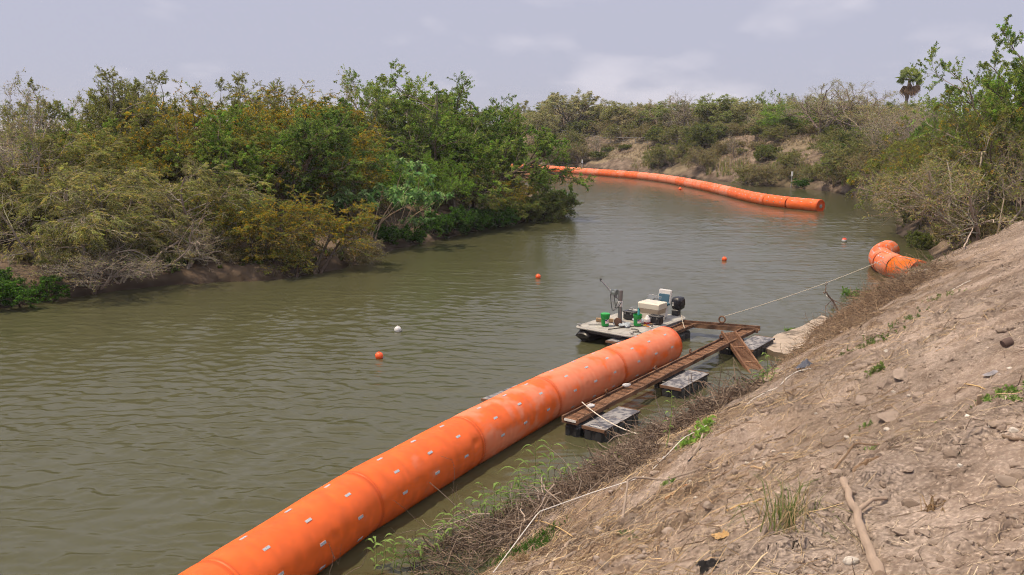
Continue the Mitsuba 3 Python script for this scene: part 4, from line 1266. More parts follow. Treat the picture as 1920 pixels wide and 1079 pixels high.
# tall bare winter tree
for i, (seed, per) in enumerate(((91, 2), (92, 1))):
    rng, sk = skeleton(seed, 4, 4.8, .4, [lv(8, (.3, 1), 38, .55, 7, .16, (0, 0, .3)), lv(8, (.25, 1), 38, .5, 6, .2, (0, 0, .25)), lv(8, (.2, 1), 38, .5, 4, .2, (0, 0, .1), ratio=.75)], radius=.10)
    proto(f'winter{i}', rng, sk, (0.221, 0.178, 0.153), {'crown': [foliage(rng, sk[-1][0], per, .10, .035, [(0.316, 0.343, 0.118), (0.369, 0.369, 0.158)], .7, .2)]}, twig_color=(0.281, 0.235, 0.201))

# castor stalks: bare stems, big leaves near the tips
rng, sk = skeleton(95, 7, 3.4, .35, [lv(5, (.55, 1), 32, .35, 5, .1, (0, 0, .3)), lv(4, (.5, 1), 40, .4, 4, .15, (0, 0, .2))], radius=.035)
proto('castor', rng, sk, (0.442, 0.340, 0.255), {'crown': [foliage(rng, sk[-1][0], 9, .26, .15, [(0.237, 0.395, 0.132), (0.184, 0.343, 0.118), (0.343, 0.474, 0.211)], .85, .2, .06, .35)]})


def skyline_height(Y, top_py):
    return EYE + (HORIZON - top_py) / FOC * Y * 1.0


def plant(name, px, Y, top_py, label, category, key, group=None, turn=None, wide=1.0, sink=0.1, ground=None):
    """A plant of this kind standing in this column of the photograph at the distance Y, as tall as it is there."""
    meshes, top, w = PROTO[name]
    x = column(px, Y)
    z = float(land(np.array([x]), np.array([Y]))[0]) if ground is None else ground
    z = max(z, -.1) - sink
    for _ in range(3):
        h = max(0.5, skyline_height(Y, top_py) - z)
    s = h / top
    k = thing(key, label, category, group)
    rz = hash_turn(px, Y) if turn is None else turn
    m = T().translate([x, Y, z]).rotate([0, 0, 1], rz).scale([s * wide * wider[0], s * wide * wider[0], s])
    for pn, d in meshes.items():
        scene[part(k, pn)] = {**d, 'to_world': m}
    return k


wider = [1.22]


def hash_turn(px, Y):
    return (px * 37.7 + Y * 91.3) % 360

# --- left bank, from the water's edge back to the skyline: (kind, column, distance, top row, width factor, label)
LEFT_PLANTS = [
    # at the water
    ('bush0', 12, 35.4, 500, 1.25, 'bush', 'dense dark green round bush at the left edge of the picture, by the water'),
    ('willow0', 195, 40.6, 300, 1.25, 'willow', 'grey-green feathery willow spilling down to the water, left of the leaning bare limbs'),
    ('bare0', 165, 38.1, 440, 1.7, 'dead_shrub', 'pale dead shrub with bare twigs hanging into the water, low on the left bank'),
    ('bare0', 215, 39.2, 455, 1.5, 'dead_shrub', 'dead grey brush trailing into the river right of the pale dead shrub'),
    ('willow1', 100, 43.0, 235, 1.1, 'willow', 'tall grey-green willow with thin pale stems above the bare earth patch'),
    ('willow2', 335, 43.4, 300, 1.15, 'willow', 'loose willow with long pale limbs leaning right over the shaded bank'),
    ('bush0', 322, 41.4, 478, .9, 'bush', 'tiny fresh green bush alone on the shaded earth bank'),
    ('bush0', 268, 41.3, 490, .8, 'bush', 'small green weed bush by the dead brush at the water'),
    ('acacia2', 420, 44.5, 335, 1.0, 'acacia', 'dull olive acacia with a dark hollow under it, behind the shaded bank'),
    ('acacia1', 490, 43.2, 360, 1.1, 'acacia', 'low acacia with mustard blossom plumes drooping over the bank'),
    ('acacia1', 590, 43.4, 345, 1.25, 'acacia', 'wide yellow-blossomed acacia hanging over the water at the bank\'s bulge'),
    ('acacia0', 545, 42.4, 450, 1.3, 'acacia', 'lowest olive acacia branches with yellow tips touching the water'),
    ('scrub0', 430, 42.3, 462, 1.1, 'shrub', 'grey-brown twiggy shrub at the foot of the shaded bank'),
    ('scrub0', 655, 46.5, 440, 1.0, 'shrub', 'grey-brown scrub right behind the overhanging yellow acacia'),
    ('castor', 690, 52.5, 295, 1.0, 'castor_plant', 'tall castor plant with bare reddish stalks in the gap right of the acacia'),
    ('castor', 742, 54.5, 300, .9, 'castor_plant', 'second tall castor plant, its stalks in front of the feathery green tree'),
    ('castor', 622, 54.0, 310, .9, 'castor_plant', 'castor plant with blue-green leaves above the yellow acacia'),
    ('castor', 770, 55.3, 385, 1.0, 'castor_plant', 'short leaning castor plant low on the bank by the water'),
    ('bush0', 735, 53.2, 415, 1.2, 'bush', 'broad-leaved green bush at the water below the castor stalks'),
    ('bush0', 772, 55.0, 425, 1.2, 'bush', 'low green bush at the waterline below the short castor plant'),
    ('bush0', 812, 58.0, 398, 1.3, 'bush', 'dark green bush below the feathery green tree, at the waterline'),
    ('bush0', 845, 59.8, 380, 1.1, 'bush', 'green bush with pale leaf tips left of the bare earth cut'),
    ('bush0', 878, 62.0, 388, 1.3, 'bush', 'dark round bush in front of the bare earth cut on the left bank'),
    ('bush0', 925, 65.0, 378, 1.2, 'bush', 'dark bush at the waterline right of the bare earth cut'),
    ('bush1', 965, 68.0, 365, 1.3, 'bush', 'olive bush low at the waterline near the tip of the left bank'),
    ('bush1', 1010, 71.8, 355, 1.3, 'bush', 'greyish olive bush at the waterline almost at the bank\'s tip'),
    ('bush0', 1042, 77.0, 350, 1.0, 'bush', 'small green bush at the very tip of the left bank'),
    ('sagebush', 60, 39.5, 455, 1.2, 'shrub', 'sage-grey drooping bush behind the dark green round bush'),
    ('sagebush', 130, 40.2, 430, 1.1, 'shrub', 'sage-grey bush drooping over the pale dead shrub'),
    ('sagebush', 245, 41.8, 410, .9, 'shrub', 'sage-grey bush hanging over the dead grey brush'),
    ('scrub0', 365, 42.6, 450, 1.4, 'shrub', 'brown twiggy scrub on the shaded earth bank'),
    ('bare0', 350, 42.0, 395, 1.2, 'dead_shrub', 'bare pale boughs leaning over the shaded earth bank'),
    ('sagebush', 470, 43.0, 455, 1.2, 'shrub', 'olive grey bush under the low drooping acacia'),
    ('limbs0', 150, 38.7, 335, 1.1, 'bare_limbs', 'pale leafless limbs tangled in front of the big grey-green willow'),
    ('limbs1', 265, 40.2, 370, 1.1, 'bare_limbs', 'pale forked limbs leaning right over the dead grey brush'),
    ('limbs0', 345, 41.2, 385, 1.0, 'bare_limbs', 'slanting pale limb over the shaded earth bank'),
    ('limbs1', 75, 38.9, 330, .9, 'bare_limbs', 'thin pale double limb above the bare earth patch at left'),
    ('limbs0', 690, 49.6, 420, 1.1, 'bare_limbs', 'pale fallen boughs on the earth right of the overhanging acacia'),
    # middle of the thicket
    ('acacia1', 985, 70.5, 318, 1.0, 'acacia', 'yellow-topped acacia leaning over the water near the tip of the left bank'),
    ('plume', 795, 60.0, 268, .95, 'tree', 'feathery bright green tree with a rounded crown above the dark hollow'),
    ('green1', 880, 66.0, 200, 1.25, 'tree', 'fresh green leafy tree in front of the tallest green trees'),
    ('green1', 935, 72.5, 195, .8, 'tree', 'green leafy tree over the bare earth cut, right of the fresh green one'),
    ('green0', 985, 77.0, 262, .85, 'tree', 'low green tree whose twigs hang before the far barrier\'s end'),
    ('green1', 1022, 81.5, 295, .75, 'tree', 'outermost green tree on the tip of the left bank'),
    ('acacia0', 690, 62.0, 245, 1.0, 'acacia', 'olive acacia without much blossom behind the castor stalks'),
    ('acacia1', 610, 58.5, 215, 1.1, 'acacia', 'acacia glowing ochre with blossom, right of the light green crown'),
    ('plume', 545, 55.0, 215, .8, 'tree', 'light yellow-green tree crown set among the ochre acacias'),
    ('acacia1', 400, 51.0, 150, .9, 'acacia', 'tall dark acacia with orange-yellow plumes down its right side'),
    ('acacia0', 470, 52.0, 235, 1.1, 'acacia', 'olive and yellow acacia below the tall orange-plumed one'),
    ('bare1', 385, 47.5, 280, .8, 'shrub', 'sparse shrub with pale bare branches in the middle of the thicket'),
    ('olive0', 330, 50.0, 195, .9, 'tree', 'yellow-green tree in the middle of the left thicket'),
    ('acacia0', 260, 49.5, 215, 1.0, 'acacia', 'olive acacia between the willow and the yellow-green tree'),
    ('acacia2', 160, 47.5, 225, 1.0, 'acacia', 'dull green acacia behind the tall grey-green willow'),
    ('acacia0', 55, 46.5, 250, 1.0, 'acacia', 'olive acacia at the left edge above the bare earth patch'),
    ('bare0', 25, 44.0, 130, .7, 'bare_tree', 'tall bare tree with pale grey branches at the left edge of the picture'),
    ('scrub1', 20, 41.5, 330, 1.0, 'shrub', 'twiggy olive shrub at the left edge under the bare tree'),
    ('scrub0', 700, 57.5, 340, 1.2, 'shrub', 'dark brown scrub between the castor stalks'),
    ('acacia2', 860, 64.5, 300, 1.1, 'acacia', 'dark understorey acacia below the fresh green trees'),
    ('green2', 760, 61.5, 300, .9, 'tree', 'dark green understorey tree left of the feathery bright one'),
    # skyline
    ('airy0', 668, 68.0, 128, .8, 'tree', 'thin open-crowned tree standing out on the skyline right of the ochre acacias'),
    ('airy1', 735, 67.0, 130, 1.0, 'tree', 'open-crowned skyline tree with pale limbs, left of the tallest pair'),
    ('airy0', 790, 67.0, 140, 1.0, 'tree', 'open skyline tree next left of the tallest green tree'),
    ('airy1', 850, 68.0, 127, 1.0, 'tree', 'tallest open-topped green tree on the left bank skyline'),
    ('green0', 905, 71.0, 138, .95, 'tree', 'dense rich green tree, second from the right end of the left bank skyline'),
    ('green2', 957, 74.0, 160, .85, 'tree', 'rounded green tree at the right end of the left bank skyline'),
    ('green2', 700, 66.0, 190, .9, 'tree', 'dark green tree below the open-crowned skyline trees'),
    ('green0', 815, 66.0, 195, .9, 'tree', 'leafy green tree in the middle of the green skyline group'),
    ('bare1', 50, 58.0, 128, .8, 'bare_tree', 'half-bare grey tree on the skyline at the far left'),
    ('olive0', 95, 58.0, 150, .8, 'tree', 'olive green tree on the skyline beside the half-bare grey tree'),
    ('bare1', 140, 60.0, 165, .8, 'bare_tree', 'low bare tree in the dip of the left skyline'),
    ('olive1', 215, 57.0, 130, .8, 'tree', 'slim light green skyline tree right of the dip in the left skyline'),
    ('olive0', 262, 58.0, 150, .9, 'tree', 'bushy olive tree on the skyline beside the slim light green one'),
    ('olive1', 300, 59.0, 133, .9, 'tree', 'open-crowned light tree on the skyline left of the tall orange-plumed acacia'),
    ('bare1', 345, 58.0, 150, .8, 'bare_tree', 'grey half-bare tree on the skyline left of the tall orange-plumed acacia'),
    ('olive0', 440, 62.0, 150, .8, 'tree', 'green tree peeping over the skyline right of the tall orange-plumed acacia'),
    ('acacia1', 470, 60.0, 160, 1.1, 'acacia', 'first broad ochre acacia of the skyline, left half'),
    ('olive1', 505, 66.0, 138, .9, 'tree', 'green tree on the skyline behind the broad ochre acacias'),
    ('acacia1', 545, 61.0, 150, 1.1, 'acacia', 'broad ochre acacia of the skyline over the light green crown'),
    ('bare1', 600, 66.0, 140, .8, 'bare_tree', 'bare twiggy treetop on the skyline behind the ochre acacias'),
    ('acacia1', 620, 63.0, 165, 1.0, 'acacia', 'last broad ochre acacia of the skyline, beside the thin open-crowned tree'),
]
for kind, px, Y, top, wide, key, label in LEFT_PLANTS:
    cat = {'dead_shrub': 'dead shrub', 'bare_tree': 'tree', 'castor_plant': 'plant', 'bare_limbs': 'dead tree', 'willow': 'tree', 'acacia': 'tree'}.get(key, key)
    plant(kind, px, Y, top, label, cat, key, 'plants on the left bank', wide=wide, turn=0 if kind.startswith('willow') else None)

wider[0] = 1.6
# --- far bank: trees along its top, scrub and reeds on its slope
FAR_TOP = [
    ('mesquite0', 1005, 190, 205, .9, 'small mesquite at the left end of the far bank, beside the left bank\'s green trees'),
    ('mesquite2', 1035, 205, 192, 1.0, 'brownish mesquite behind the tall domed tree on the far bank'),
    ('mesquite0', 1065, 196, 170, 1.1, 'tall dome-crowned mesquite, highest on the left of the far bank'),
    ('green2', 1110, 200, 203, .9, 'dark green tree right of the tall domed mesquite'),
    ('mesquite1', 1140, 186, 205, .9, 'low mesquite in the dip of the far skyline'),
    ('mesquite1', 1175, 178, 190, 1.0, 'olive mesquite where the far skyline rises again'),
    ('mesquite2', 1205, 176, 188, 1.0, 'pale brown mesquite behind the wire fence'),
    ('mesquite3', 1232, 165, 188, .9, 'green mesquite with a single dark trunk at the fence\'s right part'),
    ('mesquite2', 1258, 172, 182, 1.0, 'pale brown mesquite left of the dark-limbed tree'),
    ('winter1', 1285, 156, 172, .7, 'dark-limbed half-dead tree poking above the far skyline'),
    ('mesquite3', 1320, 160, 178, 1.0, 'green-topped mesquite right of the dark-limbed tree'),
    ('mesquite1', 1350, 156, 183, 1.0, 'olive mesquite in the middle of the far bank row'),
    ('mesquite0', 1383, 152, 186, 1.0, 'olive grey mesquite left of the two sparse treetops'),
    ('airy0', 1415, 152, 172, .7, 'sparse treetop sticking out above the far bank row, left one'),
    ('mesquite2', 1440, 146, 186, 1.0, 'brownish mesquite behind the bright green plume tree'),
    ('airy1', 1462, 150, 168, .6, 'sparse treetop sticking out above the far bank row, right one'),
    ('plume', 1473, 132, 190, 1.0, 'bright yellow-green plume tree on the far bank\'s crest'),
    ('mesquite1', 1500, 140, 180, .9, 'green mesquite tucked behind the big bare trees'),
    ('winter0', 1530, 122, 152, 1.0, 'big bare winter tree on the crest, left of the pair'),
    ('winter0', 1578, 120, 148, 1.0, 'big bare winter tree on the crest, right of the pair'),
    ('mesquite3', 1562, 134, 185, .9, 'low green tree seen through the pair of bare winter trees'),
    ('bare1', 1622, 112, 160, 1.0, 'feathery half-bare tree right of the pair of winter trees'),
    ('mesquite3', 1642, 118, 188, .8, 'olive tree left of the palm'),
    ('bare0', 1668, 96, 196, .8, 'white-grey leafless tree in front of the palm'),
    ('bare0', 1706, 92, 186, .7, 'leafless grey tree right below the palm'),
    ('mesquite0', 1092, 220, 200, 1.0, 'faint mesquite farthest back behind the domed one'),
    ('mesquite3', 1300, 185, 190, 1.0, 'faint green tree in the back row behind the dark-limbed tree'),
    ('mesquite1', 1225, 200, 196, 1.0, 'faint olive tree in the back row behind the fence'),
    ('mesquite1', 1400, 175, 196, 1.0, 'faint olive tree in the back row behind the sparse treetops'),
    ('mesquite2', 1600, 140, 180, 1.0, 'faint brown tree in the back row behind the winter trees'),
]
for kind, px, Y, top, wide, label in FAR_TOP:
    Y = Y + 3
    plant(kind, px, Y, top, label, 'tree', 'bare_tree' if kind[:4] in ('bare', 'wint') else 'tree', 'trees along the far bank', wide=wide)
FAR_SLOPE = [
    ('scrub0', 1000, 172, 252, 1.2, 'grey scrub under the fence, just right of the left bank\'s trees'),
    ('scrub1', 1035, 186, 238, 1.2, 'olive scrub along the fence at the far left of the far bank'),
    ('bush0', 1062, 178, 262, 1.3, 'dark evergreen bush above the left end of the barrier chain'),
    ('winter1', 1120, 168, 248, .9, 'small dark bare tree in the middle of the pale far slope'),
    ('scrub0', 1090, 172, 265, 1.3, 'grey-brown scrub left of the small dark bare tree'),
    ('scrub1', 1075, 182, 240, 1.0, 'olive scrub at the crest below the domed mesquite'),
    ('bush1', 1215, 152, 290, 1.3, 'olive shrub close above the barrier, left of the big round one'),
    ('scrub1', 1258, 143, 258, 1.3, 'big round olive shrub in the middle of the far slope'),
    ('scrub1', 1235, 146, 272, 1.2, 'olive shrub leaning on the big round one, on its left'),
    ('bush1', 1310, 144, 232, .8, 'dark green bush at the crest right of the dark-limbed tree'),
    ('scrub0', 1320, 132, 275, 1.2, 'brown scrub above the barrier\'s middle'),
    ('winter1', 1372, 132, 245, .8, 'leafless shrub standing on the bare far slope'),
    ('scrub0', 1350, 137, 262, 1.0, 'grey-brown scrub left of the leafless shrub on the slope'),
    ('bush1', 1395, 146, 226, 1.0, 'round olive bush on the crest, left of the plume tree'),
    ('scrub1', 1402, 117.5, 305, 1.4, 'olive bush overhanging the far water\'s edge, left one'),
    ('scrub0', 1440, 115, 302, 1.5, 'grey-brown bush overhanging the far water\'s edge, middle one'),
    ('scrub1', 1478, 116, 275, 1.3, 'olive shrub with thin dark stems above the gauge post'),
    ('scrub1', 1520, 109, 300, 1.3, 'green shrub at the water right of the gauge post'),
    ('bush0', 1500, 109.3, 330, 1.5, 'low bright green ground bush beside the gauge post'),
    ('green2', 1570, 105.5, 262, .9, 'green leafy shrub tree where the far bank meets the right bank'),
    ('scrub0', 1555, 104.5, 310, 1.4, 'brown scrub at the water below the green shrub tree'),
    ('scrub0', 1610, 97.5, 285, 1.4, 'grey-brown scrub mass on the right bank at the narrows'),
    ('scrub1', 1600, 101, 245, 1.3, 'olive scrub upslope of the green shrub tree'),
    ('scrub0', 1652, 92, 260, 1.4, 'grey thorny scrub below the leafless trees'),
    ('bush1', 1630, 106, 238, 1.4, 'dark olive bush below the olive tree at the palm'),
    ('scrub1', 1545, 116, 240, 1.0, 'dry shrub at the foot of the bare winter trees'),
    ('bush1', 1430, 124, 270, 1.0, 'small dark shrub on the bare slope below the plume tree'),
]
wider[0] = 1.0
for kind, px, Y, top, wide, label in FAR_SLOPE:
    plant(kind, px, Y, top, label, 'shrub', 'shrub', 'shrubs on the far slope', wide=wide)

wider[0] = .92
# --- right bank
RIGHT_PLANTS = [
    ('green1', 1905, 49, 42, .95, 'tree', 'tallest green tree at the upper right corner of the picture'),
    ('airy1', 1868, 53, 85, 1.0, 'tree', 'wind-swept green tree left below the tallest one at upper right'),
    ('green1', 1805, 60, 130, .9, 'tree', 'green tree in the middle of the right bank skyline'),
    ('airy0', 1765, 66, 160, .9, 'tree', 'lowest wind-swept green tree sloping towards the palm'),
    ('green0', 1740, 72, 190, .8, 'tree', 'bright green tree just right of the leafless grey trees'),
    ('acacia1', 1745, 61, 232, 1.0, 'acacia', 'acacia with orange-yellow blossom on the right bank'),
    ('acacia2', 1790, 55, 200, 1.1, 'acacia', 'olive acacia filling the right bank above the bare shrub'),
    ('acacia2', 1880, 48, 170, 1.0, 'acacia', 'olive acacia under the tallest green tree at right'),
    ('bare1', 1838, 44.5, 205, 1.35, 'shrub', 'many-stemmed half-bare tree with dark trunks, standing at the edge of the bare dirt'),
    ('bare2', 1775, 55.0, 300, 1.2, 'shrub', 'grey half-bare shrub reaching over the water behind the stranded barrier'),
    ('bare2', 1915, 45.0, 230, 1.0, 'shrub', 'half-bare shrub at the right edge of the picture above the dirt'),
    ('scrub1', 1745, 58, 310, 1.2, 'shrub', 'olive grey scrub on the right bank above the water'),
    ('scrub0', 1715, 62, 285, 1.1, 'shrub', 'brown scrub on the right bank over the narrows'),
    ('scrub0', 1800, 47.5, 395, 1.2, 'shrub', 'low brown twiggy scrub right of the stranded barrier'),
    ('scrub1', 1705, 68, 255, 1.0, 'shrub', 'olive scrub below the bright green tree at right'),
    ('bare2', 1680, 78, 290, .9, 'shrub', 'pale twiggy shrub leaning over the water on the right bank'),
    ('scrub0', 1835, 45.2, 385, 1.2, 'shrub', 'brown brush at the foot of the many-stemmed tree'),
    ('scrub1', 1890, 45.5, 370, 1.2, 'shrub', 'dry olive brush right of the many-stemmed tree'),
    ('bush1', 1738, 53.0, 430, 1.0, 'shrub', 'small olive shrub beyond the stranded barrier\'s hidden end'),
    ('acacia1', 1720, 64, 262, 1.0, 'acacia', 'small acacia with deep yellow flowers low on the right bank'),
]
for kind, px, Y, top, wide, key, label in RIGHT_PLANTS:
    plant(kind, px, Y, top, label, {'acacia': 'tree'}.get(key, key), key, 'plants on the right bank', wide=wide)

# --- the palm
rng = np.random.default_rng(17)
Y = 128.0
x = column(1685, Y)
z0, z1 = float(land(np.array([x]), np.array([Y]))[0]) - .3, skyline_height(Y, 150)
k = thing('palm_tree', 'tall fan palm with a skirt of dead brown fronds above the far trees', 'palm tree')
h = np.linspace(0, 1, 14)
MB().tube(np.column_stack([x - .5 + .5 * h ** 1.5, Y + 0 * h, z0 + (z1 - z0) * h]), .26 - .06 * h, (.17, .14, .115), 9).build(part(k, 'trunk'), 'matte', True)


def fan(c, d, L, color, droop):
    """One fan frond: stalk and pleated blades."""
    mb = MB()
    d = unit(d)
    s = unit(np.cross(d, unit([0, 0, 1.0] + rng.normal(0, .75, 3))) + 1e-6)
    u = np.cross(s, d)
    hub = c + d * L * .5 - np.array([0, 0, 1]) * droop * .15
    mb.tube([c, (c + hub) / 2 + u * .03, hub], [.03, .022, .015], np.array(color) * .9, 4, False)
    for a_ in np.linspace(-1.25, 1.25, 13):
        e = unit(d * math.cos(a_) + s * math.sin(a_) + u * .1)
        tip = hub + e * L * .62 * (1 - .12 * abs(a_)) - np.array([0, 0, 1.0]) * (droop * .5 + .12)
        w = unit(np.cross(e, u)) * .11
        mid = hub + e * L * .36
        mb.add(np.array([hub, mid + w, tip, mid - w]), np.array([[0, 1, 2], [0, 2, 3]]), np.array(color) * rng.uniform(.75, 1.3))
    return mb


c = np.array([x, Y, z1])
for i in range(30):
    a_, e_ = i * 2.4, math.asin(np.clip(-.35 + 1.3 * (i + .5) / 30, -1, .95))
    fan(c, [math.cos(a_) * math.cos(e_), math.sin(a_) * math.cos(e_), math.sin(e_)], rng.uniform(1.5, 2.0), (.34, .40, .12) if e_ > .3 else (.22, .29, .09), .25).build(part(k, 'frond'), 'leaf')
for i in range(14):
    a_, e_ = i * 2.4 + 1, rng.uniform(-1.5, -.8)
    fan(c - [0, 0, .35], [math.cos(a_) * math.cos(e_), math.sin(a_) * math.cos(e_), math.sin(e_)], rng.uniform(1.6, 2.3), (.30, .21, .14), .5).build(tag(part(k, 'dead_frond'), 'dry brown hanging frond'), 'leaf')

# ------------------------------------------------------------------ masses nobody could count
def scatter(rng, n, s0, s1, d0, d1, density=None):
    """Points of the near bank, thinned by density(x, y, d, s)."""
    s, d = rng.uniform(s0, s1, n), rng.uniform(d0, d1, n)
    x, y = BO[0] + s * BS[0] + d * BD[0], BO[1] + s * BS[1] + d * BD[1]
    dw = dist_to(RIGHT, x, y) * np.where(shapely.contains_xy(RIVER, x, y), -1, 1)
    keep = (dw > -.1)
    if density is not None:
        keep &= rng.uniform(size=n) < density(x, y, dw, s)
    return x[keep], y[keep], dw[keep]


def normal_of(x, y, e=.06):
    zx = (bank(x + e, y) - bank(x - e, y)) / (2 * e)
    zy = (bank(x, y + e) - bank(x, y - e)) / (2 * e)
    return unit(np.stack([-zx, -zy, np.ones_like(zx)], -1))


rng = np.random.default_rng(201)


def litter_density(x, y, d, s):
    return np.clip(1.1 - d / 10, .16, 1) * smooth(-.10, .14, fb(x, y, .9, 3, 91) + .16 * (1 - d / 7))


def ground_sticks(name, label, n, lengths, width, colors, lift, sides=0, curve=.1, s1=33, dens=None):
    x, y, d = scatter(rng, n, -13, s1, .0, 12.5, dens or litter_density)
    m = len(x)
    N = normal_of(x, y, .12)
    a = rng.uniform(0, 2 * np.pi, m)
    along = rng.uniform(size=m) < .45                       # flood-laid: many lie along the slope
    a = np.where(along, math.atan2(BS[1], BS[0]) + rng.normal(0, .35, m), a)
    t = np.stack([np.cos(a), np.sin(a), np.zeros(m)], -1)
    t = unit(t - N * (t * N).sum(-1, keepdims=True) + N * rng.normal(0, .12, m)[:, None])
    L = rng.uniform(*lengths, m) ** 1.0
    c = np.stack([x, y, bank(x, y)], -1) + N * lift
    K = 3 if sides else 2
    P = np.stack([c + t * (L * (k / (K - 1) - .5))[:, None] for k in range(K)], 1)
    if K == 3:
        P[:, 1] += rng.normal(0, 1, (m, 3)) * (L * curve)[:, None]
    P[..., 2] = np.maximum(P[..., 2], bank(P[..., 0].ravel(), P[..., 1].ravel()).reshape(P.shape[:2]) + lift * .4)
    col = np.array(colors)[rng.integers(0, len(colors), m)] * rng.uniform(.65, 1.25, (m, 1))
    mb = MB()
    if sides:
        R = width * rng.uniform(.5, 1.3, (m, 1)) * np.array([1, .9, .6])
        v, f = tubes(P, R, sides)
        mb.add(v, f, np.repeat(col, K * sides, 0))
    else:
        s = unit(np.cross(t, N)) * (width * rng.uniform(.5, 1.2, m))[:, None]
        v = np.stack([P[:, 0] - s, P[:, 0] + s, P[:, 1] + s * .5, P[:, 1] - s * .5], 1).reshape(-1, 3)
        b = np.arange(m)[:, None] * 4
        mb.add(v, np.vstack([b + [0, 1, 2], b + [0, 2, 3]]), np.repeat(col, 4, 0))
    mb.build(tag(numbered(name), label, kind='stuff'), 'matte', bool(sides))


ground_sticks('straw_litter', 'pale broken straw and dry cane bits strewn over the near bank', 42000, (.05, .30), .0042, [(.44, .34, .22), (.36, .27, .19), (.28, .21, .15), (.50, .41, .30)], .016)
ground_sticks('twig_litter', 'brown and grey twigs washed up over the lower near bank', 6000, (.12, .6), .0055, [(.20, .15, .11), (.28, .22, .17), (.14, .10, .075), (.36, .285, .21)], .018, 3)

def near_density(x, y, d, s):
    return (.22 + .78 * smooth(10.0, 5.5, d)) * smooth(-.10, .12, fb(x, y, 1.1, 4, 93)) * smooth(4, -1, s)


ground_sticks('straw_litter', 'chopped straw and cane fibres lying on the nearest part of the bank', 60000, (.03, .20), .0030, [(.50, .40, .27), (.40, .31, .22), (.30, .23, .165), (.56, .47, .35), (.24, .18, .13)], .014, s1=4, dens=near_density)
ground_sticks('twig_litter', 'thin grey-brown twigs lying on the nearest part of the bank', 5200, (.08, .42), .0036, [(.22, .17, .13), (.32, .26, .21), (.15, .11, .085), (.42, .34, .26)], .014, 3, s1=4, dens=near_density)

def flood_density(x, y, d, s):
    return np.clip(1.25 - d / 6.5, .05, 1) * smooth(-.16, .10, fb(x, y, .8, 4, 90)) * smooth(14, 2, s)


ground_sticks('straw_litter', 'matted yellow and brown straw left by the flood on the lower near bank', 27000, (.10, .5), .0048, [(.55, .42, .25), (.46, .34, .20), (.24, .16, .10), (.36, .29, .22), (.62, .50, .33), (.17, .115, .075)], .022, 3, .12, s1=14, dens=flood_density)

# small clods
BLOBS = {}
for k in range(14):
    for fine_ in (0, 1):
        v, f, c = lump(np.random.default_rng(300 + k), 1.15, (1, 1, 1), fine_, .45, (1.1, .95, .75))
        BLOBS.setdefault(fine_, []).append((v, f))


def clod_field(name, label, n, size, colors, dens, fine_=0):
    x, y, d = scatter(rng, n, -13.5, 30, .2, 13, dens)
    m = len(x)
    z = bank(x, y)
    sz = np.minimum(np.exp(rng.normal(math.log(size), .38, m)), size * 1.7)
    a = rng.uniform(0, 2 * np.pi, m)
    mb = MB()
    which = rng.integers(0, len(BLOBS[fine_]), m)
    for k, (bv, bf) in enumerate(BLOBS[fine_]):
        i = np.flatnonzero(which == k)
        ca, sa = np.cos(a[i])[:, None], np.sin(a[i])[:, None]
        v = np.stack([bv[:, 0] * ca - bv[:, 1] * sa, bv[:, 0] * sa + bv[:, 1] * ca, np.repeat(bv[None, :, 2], len(i), 0)], -1) * sz[i, None, None]
        v += np.stack([x[i], y[i], z[i] + sz[i] * .28], -1)[:, None]
        col = np.array(colors)[rng.integers(0, len(colors), len(i))] * rng.uniform(.82, 1.15, (len(i), 1))
        mb.add(v.reshape(-1, 3), (bf[None] + (np.arange(len(i)) * len(bv))[:, None, None]).reshape(-1, 3), np.repeat(col, len(bv), 0))
    mb.build(tag(numbered(name), label, kind='stuff'), 'matte')


DIRT = [(.29, .232, .19), (.255, .20, .163), (.325, .265, .222), (.225, .174, .138)]
clod_field('small_clods', 'small crumbled dirt clods covering the near bank', 52000, .017, DIRT, lambda x, y, d, s: np.clip(.3 + .1 * d, .2, .95) * smooth(-.14, .10, fb(x, y, .7, 3, 95)) * np.exp(-np.maximum(s + 2, 0) / 7))
clod_field('small_clods', 'fist-sized broken dirt clods scattered over the near bank', 3600, .036, DIRT, lambda x, y, d, s: np.clip(.2 + .12 * d, .15, .9) * smooth(-.06, .14, fb(x, y, .5, 3, 97)), 1)
clod_field('pebbles', 'tiny white and grey pebbles dotted over the near bank', 1300, .012, [(.62, .58, .53), (.5, .45, .4), (.66, .63, .6)], lambda x, y, d, s: .5 * smooth(-.05, .15, fb(x, y, .5, 3, 99)))


def tufts(name, label, pts, blades_per, height, width, colors, bsdf='leaf', spread=.35, lean=.5, seed=0):
    """Grass-like tufts at the points: bent tapering blades of three pieces."""
    r = np.random.default_rng(seed)
    m = len(pts) * blades_per
    base = np.repeat(pts, blades_per, 0) + r.normal(0, spread, (m, 3)) * [1, 1, 0] * .3
    h = height * r.uniform(.4, 1.2, m)[:, None]
    out = unit(np.column_stack([r.normal(size=(m, 2)), np.zeros(m)]))
    side = np.cross(out, [0, 0, 1.0]) * (width * r.uniform(.6, 1.2, m))[:, None]
    ln = lean * r.uniform(.2, 1.3, m)[:, None]
    mid, tip = base + out * h * ln * .35 + [0, 0, 1] * h * .6, base + out * h * ln * 1.0 + [0, 0, 1] * h * (1 - .35 * ln)
    v = np.stack([base - side, base + side, mid + side * .7, mid - side * .7, tip], 1).reshape(-1, 3)
    b = np.arange(m)[:, None] * 5
    f = np.vstack([b + [0, 1, 2], b + [0, 2, 3], b + [3, 2, 4]])
    c = np.array(colors)[r.integers(0, len(colors), m)] * r.uniform(.7, 1.25, (m, 1))
    return MB().add(v, f, np.repeat(c, 5, 0))


